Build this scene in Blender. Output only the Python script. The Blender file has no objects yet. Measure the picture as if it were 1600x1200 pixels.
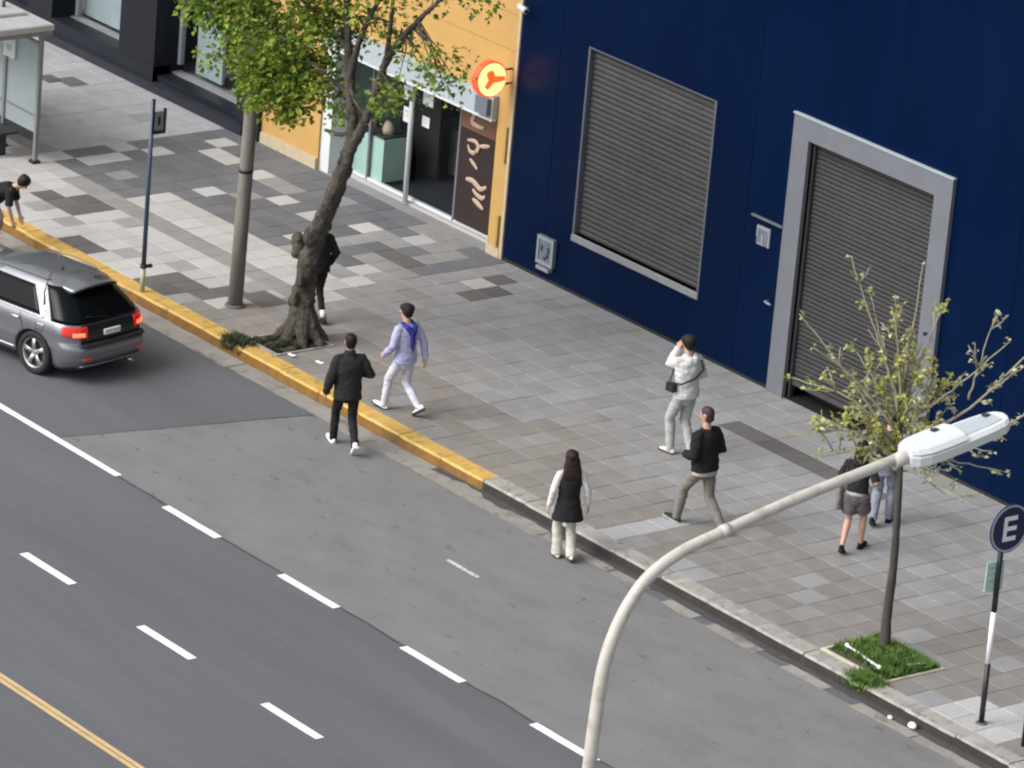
import bpy, bmesh, math, random
from math import radians as rad, sin, cos, pi, sqrt, atan2
from mathutils import Vector as V, Matrix, noise

random.seed(11)
sc = bpy.context.scene
COL = sc.collection

# ------------------------------------------------------------------ camera
YAW, PITCH, ROLL = rad(-50.8925), rad(19.3926), rad(5.0467)
fw = V((cos(PITCH) * sin(YAW), cos(PITCH) * cos(YAW), -sin(PITCH)))
rt = V((cos(YAW), -sin(YAW), 0.0))
up = rt.cross(fw)
rt2 = cos(ROLL) * rt + sin(ROLL) * up
up2 = -sin(ROLL) * rt + cos(ROLL) * up
cd = bpy.data.cameras.new('camera')
cam = bpy.data.objects.new('camera', cd)
COL.objects.link(cam)
mw = Matrix((rt2, up2, -fw)).transposed().to_4x4()
mw.translation = V((55.0, -44.4588, 26.5871))
cam.matrix_world = mw
cd.sensor_width = 36.0
cd.lens = 36.0 * 8204.5 / 1600.0
cd.clip_start = 0.5
cd.clip_end = 2000.0
sc.camera = cam

# ------------------------------------------------------------------ sky, sun, exposure
SUN_EL, SUN_AZ = rad(42), rad(196)          # azimuth as a compass direction from +Y, clockwise
wd = bpy.data.worlds.new('World')
sc.world = wd
wd.use_nodes = True
wn = wd.node_tree.nodes
wl = wd.node_tree.links
wn.clear()
sky = wn.new('ShaderNodeTexSky')
sky.sky_type = 'NISHITA'
sky.sun_disc = False
sky.sun_elevation = SUN_EL
sky.sun_rotation = SUN_AZ
sky.air_density = 1.0
sky.dust_density = 4.0
sky.ozone_density = 1.0
hs = wn.new('ShaderNodeHueSaturation')
hs.inputs['Saturation'].default_value = 0.22
bg = wn.new('ShaderNodeBackground')
bg.inputs['Strength'].default_value = 0.15
wo = wn.new('ShaderNodeOutputWorld')
wl.new(sky.outputs[0], hs.inputs['Color'])
wl.new(hs.outputs[0], bg.inputs['Color'])
wl.new(bg.outputs[0], wo.inputs['Surface'])
sd = bpy.data.lights.new('sun', 'SUN')
sd.energy = 1.25
sd.angle = rad(42)
sd.color = (1.0, 0.965, 0.92)
sun = bpy.data.objects.new('sun', sd)
COL.objects.link(sun)
sdir = V((sin(SUN_AZ) * cos(SUN_EL), cos(SUN_AZ) * cos(SUN_EL), sin(SUN_EL)))
sun.rotation_euler = sdir.to_track_quat('Z', 'Y').to_euler()
sun.location = sdir * 60
sc.view_settings.view_transform = 'Standard'
sc.view_settings.look = 'None'
sc.view_settings.gamma = 1.0
sc.view_settings.use_curve_mapping = False
sc.view_settings.exposure = 0.60
sc.render.engine = 'CYCLES'
sc.cycles.max_bounces = 5
sc.cycles.diffuse_bounces = 2
sc.cycles.glossy_bounces = 2
sc.cycles.transparent_max_bounces = 8
sc.cycles.filter_width = 2.2


# ------------------------------------------------------------------ materials
def mat(name, col, rough=0.8, var=0.12, scale=5.0, bump=0.0, bscale=60.0, metal=0.0, rnd=0.0,
        spec=0.5, emit=0.0, stretch=None, stain=None, coat=0.0, alpha=1.0):
    m = bpy.data.materials.new(name)
    m.use_nodes = True
    nt = m.node_tree
    N, L = nt.nodes, nt.links
    b = N['Principled BSDF']
    geo = N.new('ShaderNodeNewGeometry')
    vec = geo.outputs['Position']
    if stretch:
        mp = N.new('ShaderNodeMapping')
        mp.inputs['Scale'].default_value = stretch
        L.new(vec, mp.inputs['Vector'])
        svec = mp.outputs['Vector']
    else:
        svec = vec
    nz = N.new('ShaderNodeTexNoise')
    nz.inputs['Scale'].default_value = scale
    nz.inputs['Detail'].default_value = 4
    nz.inputs['Roughness'].default_value = 0.62
    L.new(svec, nz.inputs['Vector'])
    mr = N.new('ShaderNodeMapRange')
    mr.inputs['From Min'].default_value = 0.28
    mr.inputs['From Max'].default_value = 0.72
    mr.inputs['To Min'].default_value = 1 - var
    mr.inputs['To Max'].default_value = 1 + var
    L.new(nz.outputs['Fac'], mr.inputs['Value'])
    fac = mr.outputs['Result']
    if rnd:
        oi = N.new('ShaderNodeObjectInfo')
        ad = N.new('ShaderNodeMath')
        ad.operation = 'ADD'
        L.new(oi.outputs['Random'], ad.inputs[0])
        L.new(geo.outputs['Random Per Island'], ad.inputs[1])
        fr = N.new('ShaderNodeMath')
        fr.operation = 'FRACT'
        L.new(ad.outputs[0], fr.inputs[0])
        r2 = N.new('ShaderNodeMapRange')
        r2.inputs['To Min'].default_value = 1 - rnd
        r2.inputs['To Max'].default_value = 1 + rnd
        L.new(fr.outputs[0], r2.inputs['Value'])
        mu = N.new('ShaderNodeMath')
        mu.operation = 'MULTIPLY'
        L.new(fac, mu.inputs[0])
        L.new(r2.outputs['Result'], mu.inputs[1])
        fac = mu.outputs[0]
    vm = N.new('ShaderNodeVectorMath')
    vm.operation = 'SCALE'
    vm.inputs[0].default_value = col
    L.new(fac, vm.inputs['Scale'])
    cur = vm.outputs[0]
    if stain:                       # list of (colour, noise scale, low, high, amount)
        for (sc_, ssc, lo, hi, am) in stain:
            n2 = N.new('ShaderNodeTexNoise')
            n2.inputs['Scale'].default_value = ssc
            n2.inputs['Detail'].default_value = 4
            n2.inputs['Roughness'].default_value = 0.6
            n2.inputs['Distortion'].default_value = 0.4
            L.new(svec, n2.inputs['Vector'])
            m2 = N.new('ShaderNodeMapRange')
            m2.inputs['From Min'].default_value = lo
            m2.inputs['From Max'].default_value = hi
            m2.inputs['To Max'].default_value = am
            L.new(n2.outputs['Fac'], m2.inputs['Value'])
            mx = N.new('ShaderNodeMix')
            mx.data_type = 'RGBA'
            L.new(m2.outputs['Result'], mx.inputs['Factor'])
            L.new(cur, mx.inputs['A'])
            mx.inputs['B'].default_value = (*sc_, 1)
            cur = mx.outputs['Result']
    L.new(cur, b.inputs['Base Color'])
    b.inputs['Roughness'].default_value = rough
    b.inputs['Metallic'].default_value = metal
    b.inputs['Specular IOR Level'].default_value = spec
    b.inputs['Coat Weight'].default_value = coat
    b.inputs['Coat Roughness'].default_value = 0.12
    if emit:
        b.inputs['Emission Color'].default_value = (*col, 1)
        b.inputs['Emission Strength'].default_value = emit
    if bump:
        n3 = N.new('ShaderNodeTexNoise')
        n3.inputs['Scale'].default_value = bscale
        n3.inputs['Detail'].default_value = 2
        L.new(vec, n3.inputs['Vector'])
        bp = N.new('ShaderNodeBump')
        bp.inputs['Strength'].default_value = bump
        bp.inputs['Distance'].default_value = 0.02
        L.new(n3.outputs['Fac'], bp.inputs['Height'])
        L.new(bp.outputs['Normal'], b.inputs['Normal'])
    return m


def glass(name, tint, trans, rough=0.03, body=.03):
    """thin pane: see-through share plus a Fresnel reflection"""
    m = bpy.data.materials.new(name)
    m.use_nodes = True
    N, L = m.node_tree.nodes, m.node_tree.links
    N.clear()
    o = N.new('ShaderNodeOutputMaterial')
    tr = N.new('ShaderNodeBsdfTransparent')
    tr.inputs['Color'].default_value = (*tint, 1)
    pb = N.new('ShaderNodeBsdfPrincipled')
    pb.inputs['Base Color'].default_value = (tint[0] * body, tint[1] * body, tint[2] * body, 1)
    pb.inputs['Roughness'].default_value = rough
    nz = N.new('ShaderNodeTexNoise')
    nz.inputs['Scale'].default_value = 1.5
    mr = N.new('ShaderNodeMapRange')
    mr.inputs['To Min'].default_value = trans - .06
    mr.inputs['To Max'].default_value = trans + .06
    L.new(nz.outputs['Fac'], mr.inputs['Value'])
    fr = N.new('ShaderNodeFresnel')
    fr.inputs['IOR'].default_value = 1.5
    gb = N.new('ShaderNodeNewGeometry')
    inv = N.new('ShaderNodeMath')
    inv.operation = 'SUBTRACT'
    inv.inputs[0].default_value = 1.0
    L.new(gb.outputs['Backfacing'], inv.inputs[1])
    ml = N.new('ShaderNodeMath')
    ml.operation = 'MULTIPLY'
    L.new(fr.outputs[0], ml.inputs[0])
    L.new(inv.outputs[0], ml.inputs[1])
    sub = N.new('ShaderNodeMath')
    sub.operation = 'SUBTRACT'
    sub.use_clamp = True
    L.new(mr.outputs[0], sub.inputs[0])
    L.new(ml.outputs[0], sub.inputs[1])
    mx = N.new('ShaderNodeMixShader')
    L.new(sub.outputs[0], mx.inputs[0])
    L.new(pb.outputs[0], mx.inputs[1])
    L.new(tr.outputs[0], mx.inputs[2])
    L.new(mx.outputs[0], o.inputs['Surface'])
    return m


GRIME = (0.07, 0.062, 0.055)
M = {}
M['asphalt'] = mat('asphalt', (0.101, 0.106, 0.118), 0.86, 0.15, 1.1, 0.35, 90, stretch=(0.10, 1, 1),
                   stain=[((0.075, 0.081, 0.094), 0.55, .50, .72, .55), ((0.13, 0.135, 0.145), 26, .58, .72, .45), ((0.05, 0.052, 0.058), 5, .66, .80, .5)])
M['asphalt_old'] = mat('asphalt_old', (0.168, 0.167, 0.168), 0.9, 0.11, 1.6, 0.4, 110, stretch=(0.5, 1, 1),
                       stain=[((0.115, 0.113, 0.112), 1.3, .56, .74, .5), ((0.07, 0.067, 0.065), 6, .63, .70, .65),
                              ((0.22, 0.218, 0.215), 30, .62, .75, .3)])
M['tar'] = mat('tar', (0.060, 0.058, 0.057), 0.75, 0.25, 9)
M['white_paint'] = mat('white_paint', (0.86, 0.86, 0.88), 0.6, 0.05, 8,
                       stain=[((0.36, 0.36, 0.36), 14, .62, .74, .7)])
M['worn_paint'] = mat('worn_paint', (0.55, 0.55, 0.54), 0.7, 0.1, 8, stain=[((0.22, 0.215, 0.21), 10, .50, .62, .85)])
M['road_yellow'] = mat('road_yellow', (0.56, 0.40, 0.20), 0.65, 0.1, 6, stain=[((0.19, 0.18, 0.17), 11, .55, .70, .65)])
M['gutter'] = mat('gutter', (0.25, 0.235, 0.215), 0.9, 0.15, 3, 0.3, 60, rnd=.10,
                  stain=[((0.12, 0.11, 0.10), 3.5, .52, .68, .75)])
SL = [((0.075, 0.07, 0.066), 24, .69, .735, .55), ((0.12, 0.11, 0.10), 7, .62, .80, .40), ((0.16, 0.145, 0.13), 1.1, .52, .75, .45)]
M['slab_cool'] = mat('slab_cool', (0.255, 0.257, 0.262), 0.72, 0.09, 3.0, 0.15, 80, rnd=.05, stain=SL)
M['slab_mid'] = mat('slab_mid', (0.234, 0.231, 0.229), 0.75, 0.10, 3.0, 0.15, 80, rnd=.05, stain=SL)
M['slab_warm'] = mat('slab_warm', (0.208, 0.192, 0.179), 0.78, 0.12, 3.0, 0.15, 80, rnd=.05, stain=SL)
M['slab_slate'] = mat('slab_slate', (0.116, 0.121, 0.132), 0.7, 0.10, 3.5, 0.15, 80, rnd=.12, stain=SL[:1])
M['slab_dark'] = mat('slab_dark', (0.108, 0.102, 0.100), 0.75, 0.10, 3.5, 0.15, 80, rnd=.10)
M['slab_pale'] = mat('slab_pale', (0.395, 0.393, 0.392), 0.7, 0.06, 3.5, 0.12, 80, rnd=.09, stain=SL[:1])
M['slab_light'] = mat('slab_light', (0.330, 0.334, 0.345), 0.72, 0.07, 3.5, 0.15, 80, rnd=.05, stain=SL)
M['mortar'] = mat('mortar', (0.150, 0.145, 0.138), 0.95, 0.2, 12)
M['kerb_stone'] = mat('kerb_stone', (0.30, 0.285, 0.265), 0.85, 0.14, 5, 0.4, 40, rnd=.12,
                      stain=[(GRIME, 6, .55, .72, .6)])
M['kerb_face'] = mat('kerb_face', (0.030, 0.026, 0.024), 0.9, 0.25, 5, 0.4, 40, stain=[((0.09, 0.08, 0.07), 7, .62, .78, .4)])  # tyre grime on the front face, overcast shade mixed into the colour
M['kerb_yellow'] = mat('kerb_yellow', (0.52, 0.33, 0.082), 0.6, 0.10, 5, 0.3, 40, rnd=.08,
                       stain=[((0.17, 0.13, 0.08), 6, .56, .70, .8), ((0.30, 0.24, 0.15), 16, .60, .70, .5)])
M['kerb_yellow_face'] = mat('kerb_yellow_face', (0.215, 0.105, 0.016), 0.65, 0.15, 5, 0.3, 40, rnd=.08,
                            stain=[((0.12, 0.085, 0.05), 4, .50, .66, .85)])  # scuffed front of the yellow paint, shade put into its darker tone
M['soil'] = mat('soil', (0.055, 0.045, 0.034), 0.95, 0.3, 14, 0.8, 30)
M['grass'] = mat('grass', (0.075, 0.150, 0.022), 0.7, 0.3, 9, rnd=.35)
M['moss'] = mat('moss', (0.040, 0.050, 0.020), 0.9, 0.3, 9, rnd=.35)
M['edging'] = mat('edging', (0.46, 0.45, 0.33), 0.85, 0.15, 9)
M['navy'] = mat('navy', (0.0008, 0.0068, 0.0305), 0.25, 0.09, 1.6, 0.05, 2.2, spec=.06, stretch=(1, 1, .22),
                stain=[((0.0020, 0.0130, 0.050), .9, .50, .80, .4), ((0.0008, 0.0045, 0.020), 3.0, .60, .85, .35)])
M['navy_seam'] = mat('navy_seam', (0.0018, 0.006, 0.026), 0.5, 0.1, 3)
M['steel_frame'] = mat('steel_frame', (0.148, 0.157, 0.180), 0.5, 0.07, 3, metal=.15,
                       stain=[((0.20, 0.20, 0.20), 4, .58, .78, .5)])
M['window_frame'] = mat('window_frame', (0.085, 0.095, 0.12), 0.5, 0.1, 3)
M['slat'] = mat('slat', (0.055, 0.055, 0.057), 0.62, 0.10, 2.5, metal=.2, rnd=.10,
                stain=[((0.045, 0.043, 0.04), 3, .54, .74, .6)])
M['slat_dark'] = mat('slat_dark', (0.038, 0.038, 0.041), 0.62, 0.10, 2.5, metal=.2, rnd=.10,
                     stain=[((0.03, 0.029, 0.028), 3, .54, .74, .6)])
M['black_gap'] = mat('black_gap', (0.008, 0.008, 0.009), 0.7, 0.2, 5)
M['sill'] = mat('sill', (0.20, 0.205, 0.22), 0.8, 0.12, 6)
M['ochre'] = mat('ochre', (0.455, 0.275, 0.086), 0.75, 0.05, 2.5, 0.12, 30,
                 stain=[((0.40, 0.24, 0.085), 1.3, .55, .75, .5)])
M['ochre_line'] = mat('ochre_line', (0.36, 0.22, 0.08), 0.8, 0.1, 5)
M['cream_base'] = mat('cream_base', (0.44, 0.37, 0.25), 0.8, 0.12, 5, stain=[(GRIME, 5, .55, .75, .5)])
M['lintel'] = mat('lintel', (0.33, 0.38, 0.41), 0.5, 0.08, 3)
M['white_metal'] = mat('white_metal', (0.58, 0.60, 0.61), 0.4, 0.04, 4)
M['mint'] = mat('mint', (0.42, 0.60, 0.54), 0.4, 0.06, 3)
M['banner'] = mat('banner', (0.024, 0.014, 0.013), 0.35, 0.15, 3)
M['banner_top'] = mat('banner_top', (0.15, 0.07, 0.042), 0.4, 0.15, 3)
M['banner_print'] = mat('banner_print', (0.42, 0.31, 0.23), 0.5, 0.1, 5)
M['pane'] = glass('pane', (0.96, 0.98, 0.98), 0.97, .03, .02)
M['pane_dark'] = glass('pane_dark', (0.42, 0.44, 0.45), 0.55)
M['pane_shelter'] = glass('pane_shelter', (0.72, 0.80, 0.82), 0.50, 0.25, .55)
M['granite'] = mat('granite', (0.014, 0.016, 0.022), 0.4, 0.2, 12, rnd=.1, spec=.15)
M['granite_step'] = mat('granite_step', (0.026, 0.028, 0.037), 0.6, 0.2, 12, spec=.15)
M['interior'] = mat('interior', (0.30, 0.31, 0.30), 0.8, 0.1, 2)
M['interior_floor'] = mat('interior_floor', (0.24, 0.24, 0.24), 0.5, 0.1, 2)
M['dark_fit'] = mat('dark_fit', (0.030, 0.030, 0.032), 0.6, 0.2, 3)
M['wood_fit'] = mat('wood_fit', (0.20, 0.13, 0.075), 0.6, 0.2, 4)
M['sign_face'] = mat('sign_face', (1.0, 0.62, 0.24), 0.4, 0.02, 3, emit=1.0)
M['sign_orange'] = mat('sign_orange', (1.0, 0.10, 0.02), 0.4, 0.02, 3, emit=.8)
M['sign_rim'] = mat('sign_rim', (0.75, 0.075, 0.02), 0.4, 0.05, 3, emit=0.55)
M['box_grey'] = mat('box_grey', (0.12, 0.14, 0.165), 0.5, 0.1, 6)
M['box_light'] = mat('box_light', (0.22, 0.245, 0.28), 0.5, 0.1, 6)
M['bark'] = mat('bark', (0.068, 0.058, 0.047), 0.95, 0.55, 14, 1.0, 34, stretch=(1, 1, .3),
                stain=[((0.022, 0.018, 0.015), 7, .50, .64, .85), ((0.14, 0.125, 0.10), 9, .60, .72, .5)])
M['bark_young'] = mat('bark_young', (0.055, 0.050, 0.043), 0.9, 0.3, 14, .6, 40, stretch=(1, 1, .3))
M['twig'] = mat('twig', (0.31, 0.29, 0.20), 0.85, 0.2, 10)
def leafmat(name, col, tr):
    m = mat(name, col, 0.55, 0.25, 6, rnd=.38)
    m.node_tree.nodes['Principled BSDF'].inputs['Subsurface Weight'].default_value = 0
    N, L = m.node_tree.nodes, m.node_tree.links
    b = N['Principled BSDF']
    t = N.new('ShaderNodeBsdfTranslucent')
    L.new(b.inputs['Base Color'].links[0].from_socket, t.inputs['Color'])
    mx = N.new('ShaderNodeMixShader')
    mx.inputs[0].default_value = tr
    L.new(b.outputs[0], mx.inputs[1])
    L.new(t.outputs[0], mx.inputs[2])
    L.new(mx.outputs[0], N['Material Output'].inputs['Surface'])
    return m


M['leaf'] = leafmat('leaf', (0.215, 0.318, 0.036), .42)
M['leaf_deep'] = leafmat('leaf_deep', (0.105, 0.190, 0.028), .4)
M['leaf_gold'] = leafmat('leaf_gold', (0.29, 0.32, 0.045), .42)
M['leaf_young'] = leafmat('leaf_young', (0.42, 0.42, 0.11), .35)
M['leaf_pale'] = leafmat('leaf_pale', (0.46, 0.48, 0.29), .35)
M['pole_wood'] = mat('pole_wood', (0.175, 0.162, 0.142), 0.9, 0.2, 9, .4, 30, stretch=(1, 1, .12))
M['blue_pole'] = mat('blue_pole', (0.050, 0.070, 0.125), 0.45, 0.12, 6)
M['black_metal'] = mat('black_metal', (0.016, 0.017, 0.022), 0.45, 0.2, 6)
M['lamp_paint'] = mat('lamp_paint', (0.47, 0.45, 0.41), 0.5, 0.08, 5, stain=[((0.27, 0.245, 0.20), 6, .52, .72, .7)])
M['lamp_white'] = mat('lamp_white', (0.56, 0.59, 0.60), 0.4, 0.03, 5)
M['lamp_grey'] = mat('lamp_grey', (0.37, 0.41, 0.45), 0.4, 0.05, 5)
M['sign_navy'] = mat('sign_navy', (0.010, 0.014, 0.062), 0.35, 0.1, 5)
M['sign_white'] = mat('sign_white', (0.80, 0.81, 0.85), 0.45, 0.03, 5)
M['sign_mint'] = mat('sign_mint', (0.42, 0.66, 0.56), 0.45, 0.08, 5)
M['shelter_roof'] = mat('shelter_roof', (0.38, 0.39, 0.40), 0.6, 0.1, 4, stain=[((0.32, 0.32, 0.31), 2, .5, .75, .6)])
M['shelter_post'] = mat('shelter_post', (0.22, 0.24, 0.245), 0.45, 0.08, 4, metal=.4)
M['litter'] = mat('litter', (0.80, 0.80, 0.79), 0.6, 0.05, 9)
M['car_paint'] = mat('car_paint', (0.195, 0.203, 0.225), 0.30, 0.02, 2, metal=.6, coat=.8)
M['car_glass'] = mat('car_glass', (0.004, 0.005, 0.006), 0.06, 0.1, 2, spec=.12)
M['car_black'] = mat('car_black', (0.010, 0.010, 0.011), 0.3, 0.2, 4)
M['car_plastic'] = mat('car_plastic', (0.022, 0.022, 0.024), 0.6, 0.2, 4)
M['chrome'] = mat('chrome', (0.55, 0.56, 0.58), 0.22, 0.05, 4, metal=.9)
M['tyre'] = mat('tyre', (0.013, 0.013, 0.013), 0.85, 0.2, 9)
M['alloy'] = mat('alloy', (0.45, 0.46, 0.48), 0.3, 0.05, 4, metal=.7)
M['tail_red'] = mat('tail_red', (0.50, 0.018, 0.012), 0.2, 0.08, 4, emit=.25)
M['tail_lit'] = mat('tail_lit', (1.0, 0.17, 0.07), 0.3, 0.05, 4, emit=1.1)


# ------------------------------------------------------------------ mesh helpers
class MB:
    def __init__(s):
        s.v, s.f, s.m, s.sm = [], [], [], []

    def add(s, vs, fs, mi=0, smooth=False):
        o = len(s.v)
        s.v += [tuple(p) for p in vs]
        for f in fs:
            s.f.append(tuple(i + o for i in f))
            s.m.append(mi)
            s.sm.append(smooth)

    def box(s, x0, x1, y0, y1, z0, z1, mi=0, ch=0.0, T=None):
        if ch <= 0:
            vs = [(x, y, z) for z in (z0, z1) for y in (y0, y1) for x in (x0, x1)]
            fs = [(0, 2, 3, 1), (4, 5, 7, 6), (0, 1, 5, 4), (2, 6, 7, 3), (0, 4, 6, 2), (1, 3, 7, 5)]
        else:
            vs = [(x, y, z0) for y in (y0, y1) for x in (x0, x1)]
            vs += [(x, y, z1 - ch) for y in (y0, y1) for x in (x0, x1)]
            vs += [(x, y, z1) for y in (y0 + ch, y1 - ch) for x in (x0 + ch, x1 - ch)]
            fs = [(0, 2, 3, 1), (0, 1, 5, 4), (1, 3, 7, 5), (3, 2, 6, 7), (2, 0, 4, 6),
                  (4, 5, 9, 8), (5, 7, 11, 9), (7, 6, 10, 11), (6, 4, 8, 10), (8, 9, 11, 10)]
        if T is not None:
            vs = [T @ V(p) for p in vs]
        s.add(vs, fs, mi)
        return s

    def tube(s, pts, rads, n=10, mi=0, side=None, cap=True, smooth=True, round_cap=False):
        """rads: float or (rx, ry); rx along side vector"""
        pts = [V(p) for p in pts]
        rads = [r if isinstance(r, tuple) else (r, r) for r in rads]
        if round_cap:
            d0 = (pts[0] - pts[1]).normalized()
            d1 = (pts[-1] - pts[-2]).normalized()
            r0, r1 = min(rads[0]), min(rads[-1])
            a = [(pts[0] + d0 * r0 * k, (rads[0][0] * c, rads[0][1] * c)) for k, c in ((.95, .3), (.7, .72), (.35, .94))]
            b = [(pts[-1] + d1 * r1 * k, (rads[-1][0] * c, rads[-1][1] * c)) for k, c in ((.35, .94), (.7, .72), (.95, .3))]
            pts = [p for p, _ in a] + pts + [p for p, _ in b]
            rads = [r for _, r in a] + rads + [r for _, r in b]
        o = len(s.v)
        prev = None
        k = len(pts)
        for i, p in enumerate(pts):
            t = (pts[min(i + 1, k - 1)] - pts[max(i - 1, 0)])
            t = t.normalized() if t.length > 1e-9 else V((0, 0, 1))
            ref = V(side) if side is not None else (prev if prev is not None else (V((1, 0, 0)) if abs(t.x) < .9 else V((0, 1, 0))))
            u = ref - t * ref.dot(t)
            if u.length < 1e-6:
                u = V((0, 1, 0)) - t * t.y
            u.normalize()
            prev = u
            w = t.cross(u)
            rx, ry = rads[i]
            for j in range(n):
                a = 2 * pi * j / n
                s.v.append(tuple(p + u * (rx * cos(a)) + w * (ry * sin(a))))
        for i in range(k - 1):
            for j in range(n):
                a, b = o + i * n + j, o + i * n + (j + 1) % n
                s.f.append((a, b, b + n, a + n))
                s.m.append(mi)
                s.sm.append(smooth)
        if cap:
            s.f.append(tuple(o + j for j in reversed(range(n))))
            s.m.append(mi)
            s.sm.append(False)
            s.f.append(tuple(o + (k - 1) * n + j for j in range(n)))
            s.m.append(mi)
            s.sm.append(False)
        return s

    def ball(s, c, r, n=10, m=6, mi=0):
        c = V(c)
        r = r if isinstance(r, tuple) else (r, r, r)
        o = len(s.v)
        s.v.append((c.x, c.y, c.z - r[2]))
        for i in range(1, m):
            a = -pi / 2 + pi * i / m
            for j in range(n):
                b = 2 * pi * j / n
                s.v.append((c.x + r[0] * cos(a) * cos(b), c.y + r[1] * cos(a) * sin(b), c.z + r[2] * sin(a)))
        s.v.append((c.x, c.y, c.z + r[2]))
        t = len(s.v) - 1
        fs = []
        for j in range(n):
            fs.append((o, o + 1 + (j + 1) % n, o + 1 + j))
            fs.append((t, o + 1 + (m - 2) * n + j, o + 1 + (m - 2) * n + (j + 1) % n))
        for i in range(m - 2):
            for j in range(n):
                a, b = o + 1 + i * n + j, o + 1 + i * n + (j + 1) % n
                fs.append((a, b, b + n, a + n))
        for f in fs:
            s.f.append(f)
            s.m.append(mi)
            s.sm.append(True)
        return s

    def prism(s, poly, axis, a0, a1, mi=0, smooth=False):
        """extrude a 2D polygon along axis (0 x: (y,z), 1 y: (x,z), 2 z: (x,y))"""
        def P(p, a):
            return (a, p[0], p[1]) if axis == 0 else ((p[0], a, p[1]) if axis == 1 else (p[0], p[1], a))
        n = len(poly)
        vs = [P(p, a0) for p in poly] + [P(p, a1) for p in poly]
        fs = [(i, (i + 1) % n, n + (i + 1) % n, n + i) for i in range(n)]
        s.add(vs, fs, mi, smooth)
        s.add(vs, [tuple(range(n - 1, -1, -1)), tuple(range(n, 2 * n))], mi)
        return s

    def grid(s, fn, nu, nv, mi=0, back=None, smooth=True):
        """closed sheet from fn(u,v) with a back side fn back(u,v)"""
        o = len(s.v)
        for j in range(nv + 1):
            for i in range(nu + 1):
                s.v.append(tuple(fn(i / nu, j / nv)))
        W = nu + 1
        for j in range(nv):
            for i in range(nu):
                a = o + j * W + i
                s.f.append((a, a + 1, a + 1 + W, a + W))
                s.m.append(mi)
                s.sm.append(smooth)
        if back:
            o2 = len(s.v)
            for j in range(nv + 1):
                for i in range(nu + 1):
                    s.v.append(tuple(back(i / nu, j / nv)))
            rim = [j for j in range(W)] + [k * W + nu for k in range(1, nv + 1)] + \
                  [nv * W + i for i in range(nu - 1, -1, -1)] + [k * W for k in range(nv - 1, 0, -1)]
            for k in range(len(rim)):
                a, b = rim[k], rim[(k + 1) % len(rim)]
                s.f.append((o + b, o + a, o2 + a, o2 + b))
                s.m.append(mi)
                s.sm.append(False)
        return s

    def mesh(s, name, mats):
        me = bpy.data.meshes.new(name)
        me.from_pydata(s.v, [], s.f)
        for m in (mats if isinstance(mats, (list, tuple)) else [mats]):
            me.materials.append(M[m] if isinstance(m, str) else m)
        me.polygons.foreach_set('material_index', s.m)
        me.polygons.foreach_set('use_smooth', s.sm)
        me.update()
        return me

    def build(s, name, mats, parent=None, fix=True):
        me = s.mesh(name, mats)
        if fix:
            bm = bmesh.new()
            bm.from_mesh(me)
            bmesh.ops.recalc_face_normals(bm, faces=bm.faces)
            bm.to_mesh(me)
            bm.free()
        return link(name, me, parent)


def link(name, me, parent=None):
    o = bpy.data.objects.new(name, me)
    COL.objects.link(o)
    if parent is not None:
        o.parent = parent
    return o


def tag(o, label=None, cat=None, group=None, kind=None):
    if label:
        o['label'] = label
    if cat:
        o['category'] = cat
    if group:
        o['group'] = group
    if kind:
        o['kind'] = kind
    return o


def thing(name, label, cat, loc=(0, 0, 0), rz=0.0, group=None):
    o = bpy.data.objects.new(name, None)
    COL.objects.link(o)
    o.location = loc
    o.rotation_euler = (0, 0, rz)
    o.empty_display_size = .2
    return tag(o, label, cat, group)


def B(name, m, parent, *a, **k):
    """one box as one object"""
    return MB().box(*a, **k).build(name, m, parent)


def garment(mb, voxel, smooth, wr, name, m, parent, seed=0, extra=None, fold=1.0):
    """closed tubes -> one continuous skin, smoothed, with folds"""
    me = mb.mesh('tmp', [m])
    ob = bpy.data.objects.new('tmp', me)
    COL.objects.link(ob)
    r = ob.modifiers.new('r', 'REMESH')
    r.mode = 'VOXEL'
    r.voxel_size = voxel
    r.use_smooth_shade = True
    if smooth:
        s = ob.modifiers.new('s', 'SMOOTH')
        s.factor = .5
        s.iterations = smooth
    dg = bpy.context.evaluated_depsgraph_get()
    out = bpy.data.meshes.new_from_object(ob.evaluated_get(dg))
    bpy.data.objects.remove(ob)
    bpy.data.meshes.remove(me)
    out.name = name
    if wr:
        so = V((seed * 3.7, seed * 1.3, seed * 2.1))
        cos_ = []
        for v in out.vertices:
            p, nn = v.co, v.normal
            q = p + so
            d = noise.noise(V((q.x * 9, q.y * 9, q.z * 16))) * wr + noise.noise(V((q.x * 22 + q.z * 9, q.y * 22, q.z * 26))) * wr * .55 * fold
            cos_.append(p + nn * d)
        for v, c in zip(out.vertices, cos_):
            v.co = c
    if not out.materials:
        out.materials.append(M[m])
    for p in out.polygons:
        p.use_smooth = True
        p.material_index = 0
    if extra:
        bm = bmesh.new()
        bm.from_mesh(out)
        em = extra.mesh('e', [m])
        bm.from_mesh(em)
        bm.to_mesh(out)
        bm.free()
        for p in out.polygons:
            p.use_smooth = True
    out.update()
    return link(name, out, parent)


def curve_pts(pts, n=6):
    """Catmull-Rom through points"""
    pts = [V(p) for p in pts]
    P = [pts[0] * 2 - pts[1]] + pts + [pts[-1] * 2 - pts[-2]]
    out = []
    for i in range(1, len(P) - 2):
        for k in range(n):
            t = k / n
            a, b, c, d = P[i - 1], P[i], P[i + 1], P[i + 2]
            out.append(.5 * ((2 * b) + (c - a) * t + (2 * a - 5 * b + 4 * c - d) * t * t + (3 * b - a - 3 * c + d) * t ** 3))
    out.append(pts[-1])
    return out


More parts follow.
